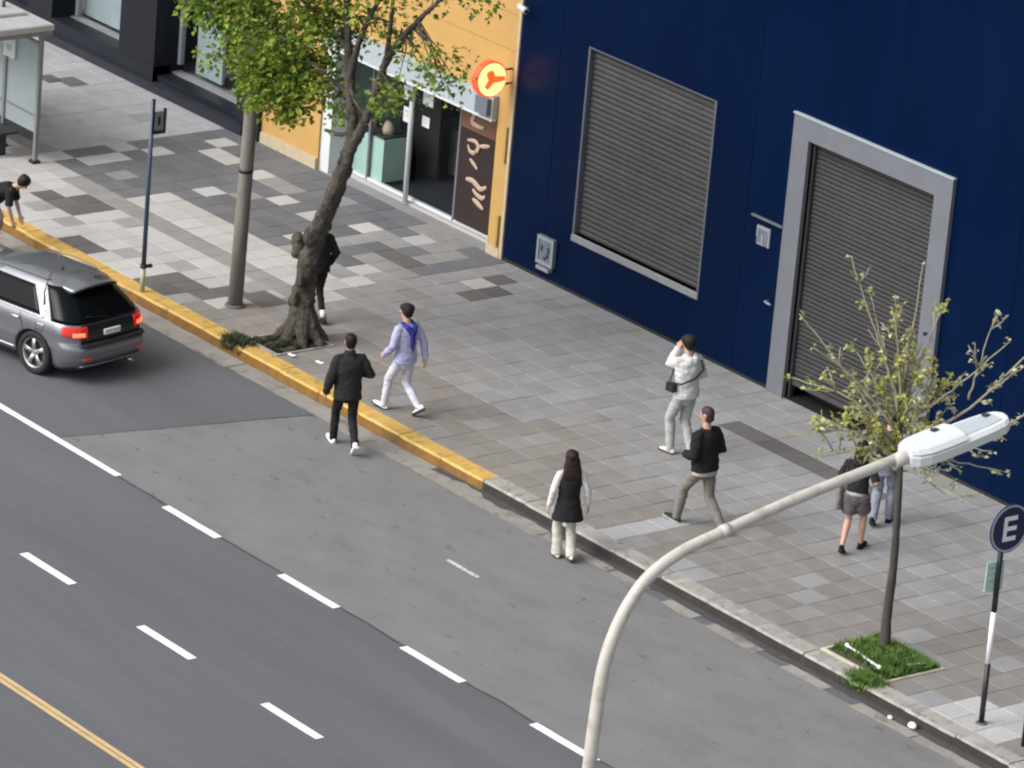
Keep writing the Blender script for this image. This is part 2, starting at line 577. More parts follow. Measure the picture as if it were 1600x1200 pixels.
# ================================================================== GROUND AND ROAD
KZ = 0.15                                            # top of the pavement above the road
tag(MB().box(-260, 260, -260, 260, -.60, -.16).build('ground', 'asphalt'), kind='structure')
road = tag(MB().box(-160, 160, -20.0, 0.05, -.30, 0.0).build('road', 'asphalt'), kind='structure')

# resurfaced strip next to the kerb, its edges wander a little
mb = MB()
xs = [-4.55 + .5 * i for i in range(230)]
top, bot = [], []
for i, x in enumerate(xs):
    w = -4.50 + .05 * noise.noise(V((x * .35, 3.1, 0))) + .025 * noise.noise(V((x * 1.7, 9, 0)))
    bot.append((x if i else -4.60, w, .004))
    top.append((x + .78 if i == 0 else max(x, -3.74 + .02 * i), -.34, .004))
n = len(xs)
mb.add(bot + top, [(i, i + 1, n + i + 1, n + i) for i in range(n - 1)])
mb.build('asphalt_patch', 'asphalt_old', road)
# tar seams
mb = MB()
a, b = [], []
for i in range(260):
    x = -4.6 + i * .2
    y = -4.50 + .05 * noise.noise(V((x * .35, 3.1, 0))) + .025 * noise.noise(V((x * 1.7, 9, 0))) - .015
    w = .018 + .02 * abs(noise.noise(V((x * .9, 4, 2))))
    a.append((x, y - w, .0065))
    b.append((x, y + w, .0065))
mb.add(a + b, [(i, i + 1, 260 + i + 1, 260 + i) for i in range(259)])
mb.build('tar_seam', 'tar', road)
mb = MB()
a, b = [], []
for i in range(41):
    t = i / 40
    p = V((-4.60 + .80 * t, -4.50 + 4.14 * t, .0065))
    p.x += .03 * noise.noise(V((t * 9, 1, 1)))
    w = .012 + .012 * abs(noise.noise(V((t * 14, 4, 2))))
    a.append(p - V((w, 0, 0)))
    b.append(p + V((w, 0, 0)))
mb.add(a + b, [(i, i + 1, 41 + i + 1, 41 + i) for i in range(40)])
mb.build('tar_seam', 'tar', road)


def stripe(name, x0, x1, y, w, m, z=.0105, wob=.006):
    mb = MB()
    n = max(4, int((x1 - x0) / .12))
    a, b = [], []
    for i in range(n + 1):
        x = x0 + (x1 - x0) * i / n
        e = wob * noise.noise(V((x * 3, y * 2, 1)))
        e2 = wob * noise.noise(V((x * 3, y * 2, 7)))
        a.append((x, y - w / 2 + e, z))
        b.append((x, y + w / 2 + e2, z))
    mb.add(a + b, [(i, i + 1, n + 1 + i + 1, n + 1 + i) for i in range(n)])
    return mb.build(name, m, road)


stripe('lane_line', -60, -2.90, -4.50, .12, 'white_paint')
for k in range(6):
    stripe('lane_dash', -1.60 + 2.84 * k, -.28 + 2.84 * k, -4.57, .135, 'white_paint')
for k in range(-3, 5):
    stripe('lane_dash', -.95 + 2.885 * k, .29 + 2.885 * k, -7.34, .135, 'white_paint')
stripe('lane_dash', 1.80, 2.52, -2.13, .07, 'worn_paint')
stripe('centre_line', -60, 60, -9.893, .075, 'road_yellow')
stripe('centre_line', -60, 60, -9.985, .075, 'road_yellow')

road.location = (0, .04, -.025)
# gutter slabs, broken and patched towards the right
x = -30.0
k = 0
gut = [(-30, -26.5), (-26.48, -23), (-22.98, -20), (-19.98, -17), (-16.98, -14.1), (-14.08, -11.2), (-11.18, -8.3),
       (-8.28, -6.1), (-6.08, -3.4), (-3.38, -1.0), (-.98, 1.6), (1.62, 3.1), (3.16, 3.9), (4.35, 5.0), (5.3, 6.35),
       (6.9, 7.75), (8.35, 9.5), (9.53, 11.0), (11.02, 14)]
for i, (a, b) in enumerate(gut):
    w = (.38 if i < 11 else .30) + random.uniform(-.03, .03)
    lo = -w - .06
    hi = -.06 if i < 11 else -.17
    mb = MB()
    pl, ph = [], []
    n = max(3, int((b - a) / .15))
    for j in range(n + 1):
        xx = a + (b - a) * j / n
        pl.append((xx + random.uniform(-.02, .02), lo + .03 * noise.noise(V((xx * 2.2, 5, i))), .008))
        ph.append((xx + random.uniform(-.01, .01), hi + .02 * noise.noise(V((xx * 2.2, 8, i))), .008))
    mb.add(pl + ph, [(j, j + 1, n + 1 + j + 1, n + 1 + j) for j in range(n)])
    mb.build('gutter_slab', 'gutter', road)

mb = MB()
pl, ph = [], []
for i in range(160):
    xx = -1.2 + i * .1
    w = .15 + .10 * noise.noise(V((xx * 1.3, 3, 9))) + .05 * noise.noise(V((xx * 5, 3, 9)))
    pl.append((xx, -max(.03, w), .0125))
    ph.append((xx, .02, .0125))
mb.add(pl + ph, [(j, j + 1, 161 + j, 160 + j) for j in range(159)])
mb.build('gutter_dirt_shade', 'tar', road)  # dark strip along the kerb: gutter dirt with shadow painted in

# kerb stones, one by one
kerb = tag(MB().box(-160, 160, .03, .30, -.3, .10).build('kerb', 'mortar'), kind='structure')


def kerb_mesh(L, seed, mats):
    mb = MB()
    n = 9
    prof = [(0.0, -.16), (0.004, .118), (.028, KZ), (.30, KZ + .002), (.30, -.16)]
    rows = []
    for i in range(n + 1):
        xx = L * i / n
        if i == 0:
            xx = .006
        if i == n:
            xx = L - .006
        row = []
        for j, (y, z) in enumerate(prof):
            dy = dz = 0
            if j in (1, 2):
                e = noise.noise(V((xx * 5, seed * 7.3, j)))
                c = max(0, noise.noise(V((xx * 3.1 + 11, seed * 3.7, 2))) - .15)
                dy = .006 * e + .05 * c
                dz = -.005 * abs(e) - .035 * c
            if j == 1 and i in (0, n):
                dy += .008
            row.append((xx, y + dy, z + dz))
        rows.append(row)
    vs = [p for r in rows for p in r]
    K = len(prof)
    for i in range(n):
        for j in range(K - 1):
            a = i * K + j
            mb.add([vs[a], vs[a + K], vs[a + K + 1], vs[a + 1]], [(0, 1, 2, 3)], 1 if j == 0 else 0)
    for i in (0, n):
        mb.add([vs[i * K + j] for j in range(K)], [tuple(range(K))], 0)
    return mb.mesh('kerb_stone', mats)


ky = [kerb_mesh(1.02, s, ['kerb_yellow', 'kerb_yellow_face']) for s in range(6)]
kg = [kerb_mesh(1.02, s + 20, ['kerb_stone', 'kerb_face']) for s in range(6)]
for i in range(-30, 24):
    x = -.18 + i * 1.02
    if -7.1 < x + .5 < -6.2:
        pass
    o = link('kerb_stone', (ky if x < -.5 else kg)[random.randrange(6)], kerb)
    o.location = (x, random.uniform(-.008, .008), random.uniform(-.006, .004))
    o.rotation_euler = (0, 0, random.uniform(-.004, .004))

# pavement with slabs
WALL = 6.45
pav = tag(MB().box(-160, 160, .30, WALL + .35, -.3, .128).build('pavement', 'mortar'), kind='structure')
P0, PX, PY, C0 = .315, .44, .438, -8.0
PIT = {(c, r) for c in (3, 4, 34, 35, 36) for r in (0, 1, 2)}
LIGHT = [(-15.4, 3.31), (-15.19, 3.63), (-15.24, 4.37), (-14.75, 5.18), (-14.34, 5.14), (-13.12, 4.22), (-13.44, 5.37),
         (-12.14, 4.79), (-13.13, 3.32), (-15.39, 5.73), (-10.56, 5.49), (-9.56, 5.74), (-11.3, 5.1), (-10.3, 3.9), (-8.7, 4.1)]
DARK = [(-11.7, .75), (-11.3, .75), (-11.7, .45), (-11.3, .45), (-14.05, 1.35), (-13.6, 1.35), (-13.15, 1.35), (-13.6, 1.75), (-13.15, 1.75), (-9.15, 5.0), (-8.72, 5.0),
        (-7.55, 5.67), (-9.5, .5), (-9.1, .5), (-9.1, .95), (-8.65, .95), (-8.65, 1.4), (-9.5, .95), (-14.0, 4.15), (-6.9, 4.8), (-7.1, 5.25)] + [(-.25 + .44 * k, 4.9) for k in range(8)]
PALE = [(2.2 + dx, .5 + .438 * k) for k in range(4) for dx in (0,)] + [(-8.2, 2.7), (-8.2, 3.15), (-8.2, 3.6), (-7.8, 2.75), (9.1, .5), (9.55, .5), (10.0, .5), (10.4, .5), (9.55, .95), (10.0, .95), (10.4, .95), (10.0, 1.4),
        (10.4, 1.4), (3.7, .5), (4.1, .5), (9.1, 4.2), (5.0, 1.9), (-7.5, 5.2), (-6.5, 5.5), (6.4, 2.85), (7.2, 1.9), (8.5, 2.2), (5.6, 1.4), (-3.9, 3.0), (-3.5, 3.0), (-2.4, 3.1), (-5.2, 5.0), (7.9, 3.2), (9.4, 3.0)]


def slab_kind(cx, cy, rng):
    def near(lst):
        return any(abs(cx - a) <= .22 and abs(cy - b) <= .219 for a, b in lst)
    if near(PALE):
        return 'slab_pale' if cx < -7 or cx > 9 else ('slab_light' if cx < 2.5 and cy < 1.6 else 'slab_cool')
    if near(DARK):
        return 'slab_dark'
    edge = -15.75 + .25 * noise.noise(V((cy * 1.3, 0, 0)))
    if cx < edge:
        if cy < 2.8:
            return 'slab_cool' if rng.random() < .6 else 'slab_pale'
        return 'slab_light' if rng.random() < .93 else 'slab_cool'
    if cx < -8.0:
        if cy > 3.38 or (cx < -13.3 and cy > 2.55):
            if near(LIGHT):
                return 'slab_pale'
            if cx > -10.4:
                r = rng.random()
                return 'slab_slate' if r < .45 else ('slab_mid' if r < .85 else 'slab_cool')
            return 'slab_slate' if rng.random() < .93 else 'slab_mid'
        if cy > 2.51:
            return 'slab_pale'
        if cy > 2.07:
            return 'slab_mid' if cx > -13.4 else ('slab_pale' if rng.random() < .6 else 'slab_mid')
        if cy < .92 and cx > -8.6:
            return 'slab_warm'
        return 'slab_pale' if rng.random() < .86 else 'slab_cool'
    if cx < -5.6 and cy < 1.6:
        return 'slab_warm'
    t = cy + 1.1 * noise.noise(V((cx * .45, cy * .4, 4))) - .06 * (cx + 3)
    if t < 2.15:
        return 'slab_warm' if rng.random() < .88 else 'slab_mid'
    if t < 3.2:
        return 'slab_mid' if rng.random() < .84 else 'slab_cool'
    return 'slab_cool' if rng.random() < .88 else 'slab_mid'


kinds = ['slab_light', 'slab_cool', 'slab_mid', 'slab_warm', 'slab_slate', 'slab_dark', 'slab_pale']
hx, hy = PX / 2 - .004, PY / 2 - .004
smesh = {k: MB().box(-hx, hx, -hy, hy, -.03, 0, 0, .005).mesh('slab', [k]) for k in kinds}
rng = random.Random(5)
cells = []
cpos = V((55.0, -44.4588, 26.5871))
for c in range(-56, 60):
    for r in range(14):
        if (c, r) in PIT:
            continue
        cx, cy = C0 + (c + .5) * PX, P0 + (r + .5) * PY
        p = V((cx, cy, KZ)) - cpos
        d = p.dot(fw)
        u, v = 800 + 8204.5 * p.dot(rt2) / d, 600 - 8204.5 * p.dot(up2) / d
        vis = -20 < u < 1620 and -20 < v < 1220
        cells.append((not vis, d, cx, cy, slab_kind(cx, cy, rng)))
cells.sort()
rest = MB()
for i, (nv, d, cx, cy, k) in enumerate(cells):
    z = KZ + rng.uniform(-.002, .002)
    if i < 300:
        o = link('slab', smesh[k], pav)
        o.location = (cx, cy, z)
        o.rotation_euler = (rng.uniform(-.004, .004), rng.uniform(-.004, .004), rng.uniform(-.003, .003))
    else:
        rest.box(cx - hx, cx + hx, cy - hy, cy + hy, z - .03, z, kinds.index(k), .005)
for (x0, n_) in ((C0 + 3 * PX, 2), (C0 + 34 * PX, 3)):      # cut slabs behind the tree pits
    for k_ in range(n_):
        rest.box(x0 + k_ * PX + .004, x0 + (k_ + 1) * PX - .004, 1.415, P0 + 3 * PY - .004, .12, .15, 3 if x0 < 0 else 2, .005)
tag(rest.build('distant_slabs', kinds, pav), kind='stuff')
# shallow strip between slabs and kerb, strip along the walls, small covers
MB().box(-160, 160, WALL - .005, WALL + .3, .05, .142).build('wall_footing', 'slab_mid', pav)
for (x, y, w, l) in [(-19.6, 5.08, .22, .16), (-19.3, 5.34, .26, .2), (-8.1, 1.68, .34, .26)]:
    mb = MB()
    mb.box(x - w, x + w, y - l, y + l, .14, .156, 0, .004)
    for j in range(4):
        mb.box(x - w + .05, x + w - .05, y - l + .04 + j * (l * 2 - .08) / 4, y - l + .09 + j * (l * 2 - .08) / 4, .15, .160, 0)
    mb.build('access_cover', 'slab_dark', pav)
# far side of the street under the camera
tag(MB().box(-160, 160, -60, -20.0, -.3, .15).build('near_pavement', 'slab_mid'), kind='structure')


# ================================================================== BLUE BUILDING
def facade(mb, x0, x1, z0, z1, y, th, holes, mi=0):
    """wall with rectangular holes as butted boxes"""
    xs = sorted({x0, x1, *[h[0] for h in holes], *[h[1] for h in holes]})
    for i in range(len(xs) - 1):
        a, b = xs[i], xs[i + 1]
        hs = sorted([(h[2], h[3]) for h in holes if h[0] <= a + 1e-6 and h[1] >= b - 1e-6])
        z = z0
        for (h0, h1) in hs:
            if h0 > z:
                mb.box(a, b, y, y + th, z, h0, mi)
            z = h1
        if z < z1:
            mb.box(a, b, y, y + th, z, z1, mi)


WX0, WX1, WZ0, WZ1 = -6.42, -3.27, 1.13, 4.22
DX0, DX1, DZ1 = -1.03, 1.80, 4.25
blue = thing('blue_building', 'glossy navy blue painted facade with a shuttered window and a tall shuttered doorway', 'building', (0, WALL, 0))
mb = MB()
facade(mb, -8.16, 32, .10, 12, 0, .45, [(WX0, WX1, WZ0, WZ1), (DX0, DX1, .10, DZ1)])
mb.build('wall', 'navy', blue)
B('roof', 'sill', blue, -8.2, 32, -.05, 14, 12.0, 12.25)
B('back_wall', 'dark_fit', blue, -8.15, 32, 13.6, 14, .1, 12)
for x in (-7.15, -2.35, 3.6, 8.4, 13.2):
    B('panel_seam', 'navy', blue, x - .012, x + .012, -.005, .002, .16, 12)
B('base_strip', 'black_gap', blue, -8.16, DX0 - .40, -.012, .001, .12, .20)
B('base_strip', 'black_gap', blue, DX1 + .40, 32, -.012, .001, .12, .20)
# shuttered window
win = MB().box(WX0 - .02, WX1 + .02, .30, .36, WZ0 - .05, WZ1 + .05).build('window', 'black_gap', blue)
mb = MB()
mb.box(WX0 - .015, WX0 + .03, -.012, .30, WZ0, WZ1 + .012)
mb.box(WX1 - .03, WX1 + .015, -.012, .30, WZ0, WZ1 + .012)
mb.box(WX0 + .03, WX1 - .03, -.010, .30, WZ1 - .01, WZ1 + .012)
mb.build('frame', 'window_frame', win)
B('sill', 'sill', win, WX0 - .015, WX1 + .015, -.03, .30, WZ0 - .11, WZ0, ch=.012)


def slat_mesh(L, p, mname):
    prof = [(0.008, 0.0), (-.004, p * .18), (-.010, p * .45), (-.008, p * .75), (.002, p * .93), (.010, p * .97), (.02, p * .97), (.02, 0)]
    return MB().prism(prof, 0, 0, L, 0).mesh('slat', [mname])


sm = slat_mesh(WX1 - WX0 - .08, .088, 'slat')
for i in range(35):
    z = WZ0 + .005 + i * .088
    o = link('slat', sm, win)
    o.location = (WX0 + .04, .08 + random.uniform(-.003, .003), z)
    o.rotation_euler = (0, random.uniform(-.0012, .0012), 0)
# shuttered door
door = MB().box(DX0 - .02, DX1 + .02, .40, .44, .1, DZ1).build('door', 'black_gap', blue)
mb = MB()
mb.box(DX0 - .37, DX0, -.07, .44, .13, DZ1 + .34)
mb.box(DX1, DX1 + .37, -.07, .44, .13, DZ1 + .34)
mb.box(DX0, DX1, -.07, .44, DZ1, DZ1 + .34)
mb.build('surround', 'steel_frame', door)
mb = MB()
mb.box(DX0 - .385, DX1 + .385, -.085, -.02, DZ1 + .34, DZ1 + .365)
mb.build('surround_cap', 'lintel', door)
sm = slat_mesh(DX1 - DX0 - .06, .072, 'slat_dark')
for i in range(53):
    z = .44 + i * .072
    if z + .07 > DZ1:
        break
    o = link('slat', sm, door)
    o.location = (DX0 + .03, .10 + random.uniform(-.003, .003), z)
    o.rotation_euler = (0, random.uniform(-.0012, .0012), 0)
B('bottom_rail', 'slat', door, DX0 + .01, DX1 - .01, .07, .13, .37, .445)
B('threshold', 'black_gap', door, DX0, DX1, -.02, .40, .12, .165)
for s in (DX0 + .002, DX1 - .052):
    B('guide_rail', 'slat_dark', door, s, s + .05, .04, .12, .16, DZ1 - .01)
mb = MB()
mb.tube([(DX1 + .25, -.15, 2.2), (DX1 + .25, -.19, 2.2)], [.03, .03], 8)
mb.build('lock', 'black_metal', door)

mbx = thing('meter_box', 'small light grey utility meter box low on the blue wall near the yellow shop', 'meter box', (-7.01, WALL, .33))
B('case', 'box_grey', mbx, -.21, .21, -.06, .0, .09, .56)
mb = MB()
for (a, b, c, d) in ((-.21, .21, .50, .56), (-.21, .21, .09, .15), (-.21, -.16, .15, .50), (.16, .21, .15, .50)):
    mb.box(a, b, -.075, -.06, c, d)
mb.build('frame', 'box_light', mbx)
for (x, z, w, h) in ((-.09, .36, .022, .05), (.08, .35, .022, .055), (.06, .25, .03, .03), (0, .2, .03, .02)):
    B('slot', 'black_metal', mbx, x - w, x + w, -.066, -.06, z - h, z + h)
B('outlet', 'box_light', mbx, -.17, .15, -.09, 0, 0, .06)
plq = thing('wall_plaque', 'small faded grey plaque under a thin bracket, left of the grey door surround', 'plaque', (-1.87, WALL, 2.27))
B('plate', 'box_grey', plq, -.16, .15, -.02, 0, .06, .36)
mb = MB()
for (a, b, c, d) in ((-.16, .15, .31, .36), (-.16, -.12, .18, .31), (.11, .15, .06, .31), (-.04, .0, .10, .22), (-.12, .02, .06, .09)):
    mb.box(a, b, -.03, -.02, c, d)
mb.build('marking', 'box_light', plq)
B('bracket', 'box_grey', plq, -.30, .42, -.05, 0, .47, .495)
sec = thing('security_camera', 'tiny white security camera at the top corner between the yellow and blue walls', 'camera', (-8.06, WALL, 4.42))
MB().tube([(0, 0, 0), (0, -.12, .02)], [.02, .02], 8).build('arm', 'white_metal', sec)
MB().tube([(-.06, -.13, .03), (.16, -.16, .0)], [.045, .05], 10).build('housing', 'white_metal', sec)
MB().tube([(.16, -.16, 0), (.175, -.162, 0)], [.035, .035], 10).build('lens', 'black_metal', sec)
hook = thing('wall_hook', 'little grey metal hook on the blue wall beside the door surround foot', 'hook', (-1.62, WALL, 1.52))
MB().tube([(0, 0, 0), (0, -.08, 0), (.1, -.10, 0), (.16, -.10, .0)], [.02, .02, .02, .018], 8).build('bar', 'box_light', hook)

# ================================================================== YELLOW SHOP
shop = thing('yellow_shop', 'ochre yellow rendered shop front with glazed entrance beside the blue wall', 'shop', (0, WALL, 0))
SX0, SX1 = -15.05, -8.17
mb = MB()
facade(mb, SX0, SX1, .10, 12, .01, .35, [(-13.38, -8.60, .10, 2.78)])
mb.build('wall', 'ochre', shop)
B('roof', 'sill', shop, SX0, SX1 - .04, -.03, 12, 12, 12.2)
for z in (3.02, 3.62, 4.22, 4.82, 5.42, 6.02):
    B('render_groove', 'ochre_line', shop, SX0 + .02, SX1 - .02, .004, .0105, z, z + .018)
B('corner_trim', 'cream_base', shop, SX1 - .07, SX1 - .005, -.02, .012, .10, 12)
B('plinth', 'cream_base', shop, SX0 + .03, -13.38, -.04, .011, .10, .34)
B('plinth', 'cream_base', shop, -8.58, SX1 - .075, -.03, .011, .10, .30)
B('downpipe', 'ochre_line', shop, -8.33, -8.29, -.03, .008, 1.75, 2.35)
B('downpipe', 'ochre_line', shop, -8.36, -8.31, -.03, .008, .32, .85)
B('lintel', 'lintel', shop, -13.36, -8.62, -.10, .36, 2.40, 2.79)
B('lintel_trim', 'white_metal', shop, -13.37, -8.61, -.115, -.02, 2.372, 2.40)
B('alarm_box', 'box_grey', shop, -8.98, -8.66, -.19, -.10, 2.46, 2.74)
B('white_jamb', 'white_metal', shop, -13.38, -13.12, .05, .40, .12, 2.40)
B('threshold', 'slab_pale', shop, -13.3, -8.60, .30, .44, .10, .185)
B('sill_rail', 'white_metal', shop, -13.1, -8.66, .40, .47, .185, .225)
# glazing line at y .43
for (a, b) in ((-13.1, -12.52), (-12.48, -11.30), (-11.20, -10.08)):
    pz = B('pane', 'pane', shop, a, b, .425, .435, .225, 2.37)
for x in (-13.11, -12.50, -10.06):
    B('mullion', 'steel_frame', shop, x - .022, x + .022, .40, .46, .185, 2.40)
# curved white door post
MB().tube([(-12.30, .30, 2.26), (-12.1, .27, 2.31), (-11.65, .25, 2.35), (-11.28, .25, 2.31), (-11.20, .25, 2.2), (-11.18, .25, .19)],
          [.028, .03, .035, .042, .045, .045], 10).build('door_post', 'white_metal', shop)
# mint display case inside the glass
cs = MB()
cs.box(-13.05, -12.16, .47, 1.05, .2, .95)
cs.build('display_case', 'mint', shop)
B('display_side', 'mint', shop, -13.30, -13.24, .50, 2.4, .2, 2.3)
B('case_top', 'dark_fit', shop, -13.03, -12.18, .48, 1.04, .951, .99)
B('interior_floor', 'granite_step', shop, -14.9, -8.6, .44, 6, .08, .16)
B('interior_wall', 'dark_fit', shop, -14.9, -8.6, 5.8, 6, .16, 3.6)
B('interior_ceiling', 'interior', shop, -14.9, -8.6, .44, 6, 3.0, 3.1)
B('inner_panel', 'sill', shop, -12.2, -10.9, 1.9, 1.96, .2, 1.0)
B('inner_panel', 'dark_fit', shop, -13.1, -12.0, 1.5, 1.56, .2, 2.6)
B('valance', 'black_gap', shop, -12.4, -10.1, .50, .56, 2.08, 2.40)
B('counter', 'lamp_grey', shop, -11.6, -10.3, 1.6, 2.3, .16, 1.15)
B('back_shelf', 'dark_fit', shop, -12.8, -9.2, 5.2, 5.7, .16, 1.9)
for i, (x, y, z, w) in enumerate([(-12.85, .70, .992, .09), (-12.6, .86, .992, .07), (-12.36, .70, .992, .1)]):
    mb = MB()
    mb.tube([(x, y, z), (x, y, z + w), (x, y, z + w * 1.7), (x, y, z + w * 2)], [w, w * 1.15, w * .6, w * .35], 10)
    o = tag(mb.build('jar', 'cream_base'), ['tall cream jar at the street end of the shop display case', 'small cream jar in the middle of the shop display case',
                                           'wide cream jar at the inner end of the shop display case'][i], 'jar', 'jars on the shop display case')
    o.location = (0, WALL, 0)
# notices on the glass beside the post
for i, (x, z, w, h, lab) in enumerate([(-11.52, 2.02, .14, .17, 'upper left white notice stuck on the shop glass'), (-10.98, 2.08, .14, .17, 'upper right white notice stuck on the shop glass'),
                                       (-11.50, 1.60, .12, .13, 'lower left white notice stuck on the shop glass'), (-11.0, 1.62, .1, .09, 'lower right white notice stuck on the shop glass')]):
    mb = MB()
    mb.box(x - w, x + w, .41, .418, z - h, z + h, 0)
    mb.box(x - w * .6, x + w * .6, .407, .41, z + h * .3, z + h * .55, 1)
    mb.box(x - w * .6, x + w * .4, .407, .41, z - h * .2, z - h * .05, 1)
    o = tag(mb.build('notice', ['white_metal', 'lamp_grey']), lab, 'notice', 'white notices on the shop glass')
    o.location = (0, WALL, 0)
# brown banner on the glass, with its cream lettering strokes
ban = thing('banner', 'tall dark brown banner with cream lettering beside the shop entrance', 'banner', (-9.52, WALL + .36, .24))
B('panel', 'banner', ban, -.46, .47, 0, .05, 0, 1.62)
B('panel_head', 'banner_top', ban, -.46, .47, 0, .05, 1.622, 2.14)


def stroke(pts, w, name='lettering'):
    pts = curve_pts([(x, -.012, z) for x, z in pts], 5)
    k = len(pts) - 1
    MB().tube(pts, [(w * (.35 + .75 * sin(pi * (.12 + .8 * i / k))), .010) for i in range(k + 1)], 8, side=(0.7, 0, .7)).build(name, 'banner_print', ban)


stroke([(-.10, 2.02), (-.12, 1.9), (-.16, 1.76), (.02, 1.74), (.16, 1.75)], .045)
stroke([(-.24, 1.44), (-.05, 1.47), (.05, 1.40), (-.02, 1.28), (-.16, 1.27), (-.22, 1.36)], .04)
stroke([(.08, 1.42), (.22, 1.46), (.36, 1.5)], .035)
stroke([(-.14, 1.14), (-.02, 1.08), (.08, 1.02)], .035)
stroke([(-.20, .78), (-.04, .80), (.08, .76), (.20, .72), (.36, .80)], .05)
stroke([(.0, .66), (.12, .60), (.26, .58), (.34, .64)], .04)
stroke([(.02, .50), (.16, .46), (.32, .40)], .045)

# projecting round lit sign
sg = thing('round_sign', 'round glowing cream and orange shop sign projecting from the yellow wall', 'sign', (-8.32, 6.0, 3.22))
DR = .30


def disc(mb, r0, x0, x1, mi, n=40, cy=0, cz=0):
    mb.prism([(cy + r0 * cos(2 * pi * k / n), cz + r0 * sin(2 * pi * k / n)) for k in range(n)], 0, x0, x1, mi)


mb = MB()
disc(mb, DR, -.08, .06, 0)
mb.build('rim', 'sign_rim', sg)
mb = MB()
disc(mb, DR - .025, .06, .072, 0)
disc(mb, DR - .025, -.092, -.08, 0)
mb.build('face', 'sign_face', sg)
for sx in (.074,):
    mb = MB()
    mb.tube([(sx, -.02, 0), (sx, .14, .0), (sx, .25, .0)], [(.012, .06), (.012, .05), (.012, .035)], 8, side=(1, 0, 0))
    mb.tube([(sx, .0, .0), (sx, -.05, .10), (sx, -.06, .14)], [(.012, .07), (.012, .075), (.012, .06)], 8, side=(1, 0, 0), round_cap=True)
    mb.tube([(sx, .0, .0), (sx, -.07, -.08), (sx, -.10, -.13)], [(.012, .06), (.012, .055), (.012, .045)], 8, side=(1, 0, 0), round_cap=True)
    mb.build('emblem', 'sign_orange', sg)
mb = MB()
mb.tube([(0, .25, .12), (0, .45, .12)], [.018, .018], 8)
mb.tube([(0, .25, -.12), (0, .45, -.12)], [.018, .018], 8)
mb.build('bracket', 'black_metal', sg)

# ================================================================== DARK STORE
store = thing('dark_store', 'black granite shop front with large windows behind the bus shelter', 'shop', (0, WALL, 0))
B('step', 'granite_step', store, -45, -15.45, -.14, .30, .10, .30)
B('plinth', 'granite', store, -45, -18.33, -.06, .30, .30, .58)
B('plinth', 'granite', store, -18.33, -15.45, .04, .50, .30, .42)
for (a, b, y) in ((-22.45, -21.65, -.05), (-19.45, -18.33, -.05), (-15.75, -15.06, -.05), (-26.5, -25.7, -.05), (-30.5, -29.7, -.05), (-36.5, -35.5, -.05)):
    B('pillar', 'granite', store, a, b, y, .6, .1, 5)
B('fascia', 'granite', store, -45, -15.06, -.03, .6, 5, 12)
B('roof', 'sill', store, -45, -15.07, -.04, 14, 12, 12.2)
for (a, b) in ((-21.65, -19.45), (-18.33, -15.75), (-25.7, -22.45), (-29.7, -26.5), (-35.5, -30.5)):
    w = B('window', 'pane', store, a, b, .50, .512, .58 if b != -15.75 else .46, 5)
    B('sill', 'sill', w, a, b, .36, .56, .50 if b != -15.75 else .42, .575 if b != -15.75 else .455)
    mb = MB()
    mb.box(b - .08, b, .46, .55, .58, 5)
    mb.box(a, a + .08, .46, .55, .58, 5)
    mb.build('frame', 'lintel', w)
B('interior_floor', 'interior_floor', store, -45, -15.1, .6, 7, .1, .4)
B('interior_wall', 'interior', store, -45, -15.1, 6.8, 7, .4, 5)
B('interior_ceiling', 'interior', store, -45, -15.1, .6, 7, 4.8, 5)
B('pale_panel', 'lintel', store, -17.95, -17.15, .60, .66, .5, 2.1)
B('pale_panel', 'interior', store, -17.05, -16.2, .85, .9, .5, 2.3)
B('pale_panel', 'lintel', store, -21.6, -20.1, .62, .68, .6, 1.3)  # added behind the glass; pale colour stands in for the floor reflection
B('pale_panel', 'mint', store, -20.6, -19.5, .70, .75, .6, 2.1)
B('display_plinth', 'interior', store, -21.2, -20.2, 1.3, 2.2, .4, 1.0)
B('partition', 'dark_fit', store, -18.9, -18.8, .62, 6, .4, 4.8)


# ================================================================== TREE HELPERS
def limb(mb, pts, r0, r1, n=10, rough=.08, sub=5, mi=0, power=1.0):
    c = curve_pts(pts, sub)
    o = len(mb.v)
    k = len(c)
    rr = [r0 + (r1 - r0) * (i / (k - 1)) ** power for i in range(k)]
    mb.tube(c, rr, n, mi)
    for i in range(o, len(mb.v)):
        p = V(mb.v[i])
        ring = min((i - o) // n, k - 1)
        d = p - c[ring]
        e = 1 + rough * (noise.noise(p * 4.5) * 1.6 + noise.noise(p * 13) * .7)
        mb.v[i] = tuple(c[ring] + d * e)
    return c


def leaf(mb, p, nrm, tip, L, W, mi):
    nrm = nrm.normalized()
    t = tip - nrm * tip.dot(nrm)
    t = t.normalized() if t.length > 1e-5 else nrm.orthogonal().normalized()
    s = nrm.cross(t)
    o = len(mb.v)
    fold = nrm * (W * .22)
    for q in (p, p + t * (L * .45) + s * (W * .5) + fold, p + t * L - nrm * (L * .08), p + t * (L * .45) - s * (W * .5) + fold, p + t * (L * .42)):
        mb.v.append(tuple(q))
    for f in ((0, 1, 4), (1, 2, 4), (2, 3, 4), (3, 0, 4)):
        mb.f.append(tuple(o + k for k in f))
        mb.m.append(mi)
        mb.sm.append(False)


def rvec(r):
    while True:
        v = V((r.uniform(-1, 1), r.uniform(-1, 1), r.uniform(-1, 1)))
        if .05 < v.length < 1:
            return v.normalized()


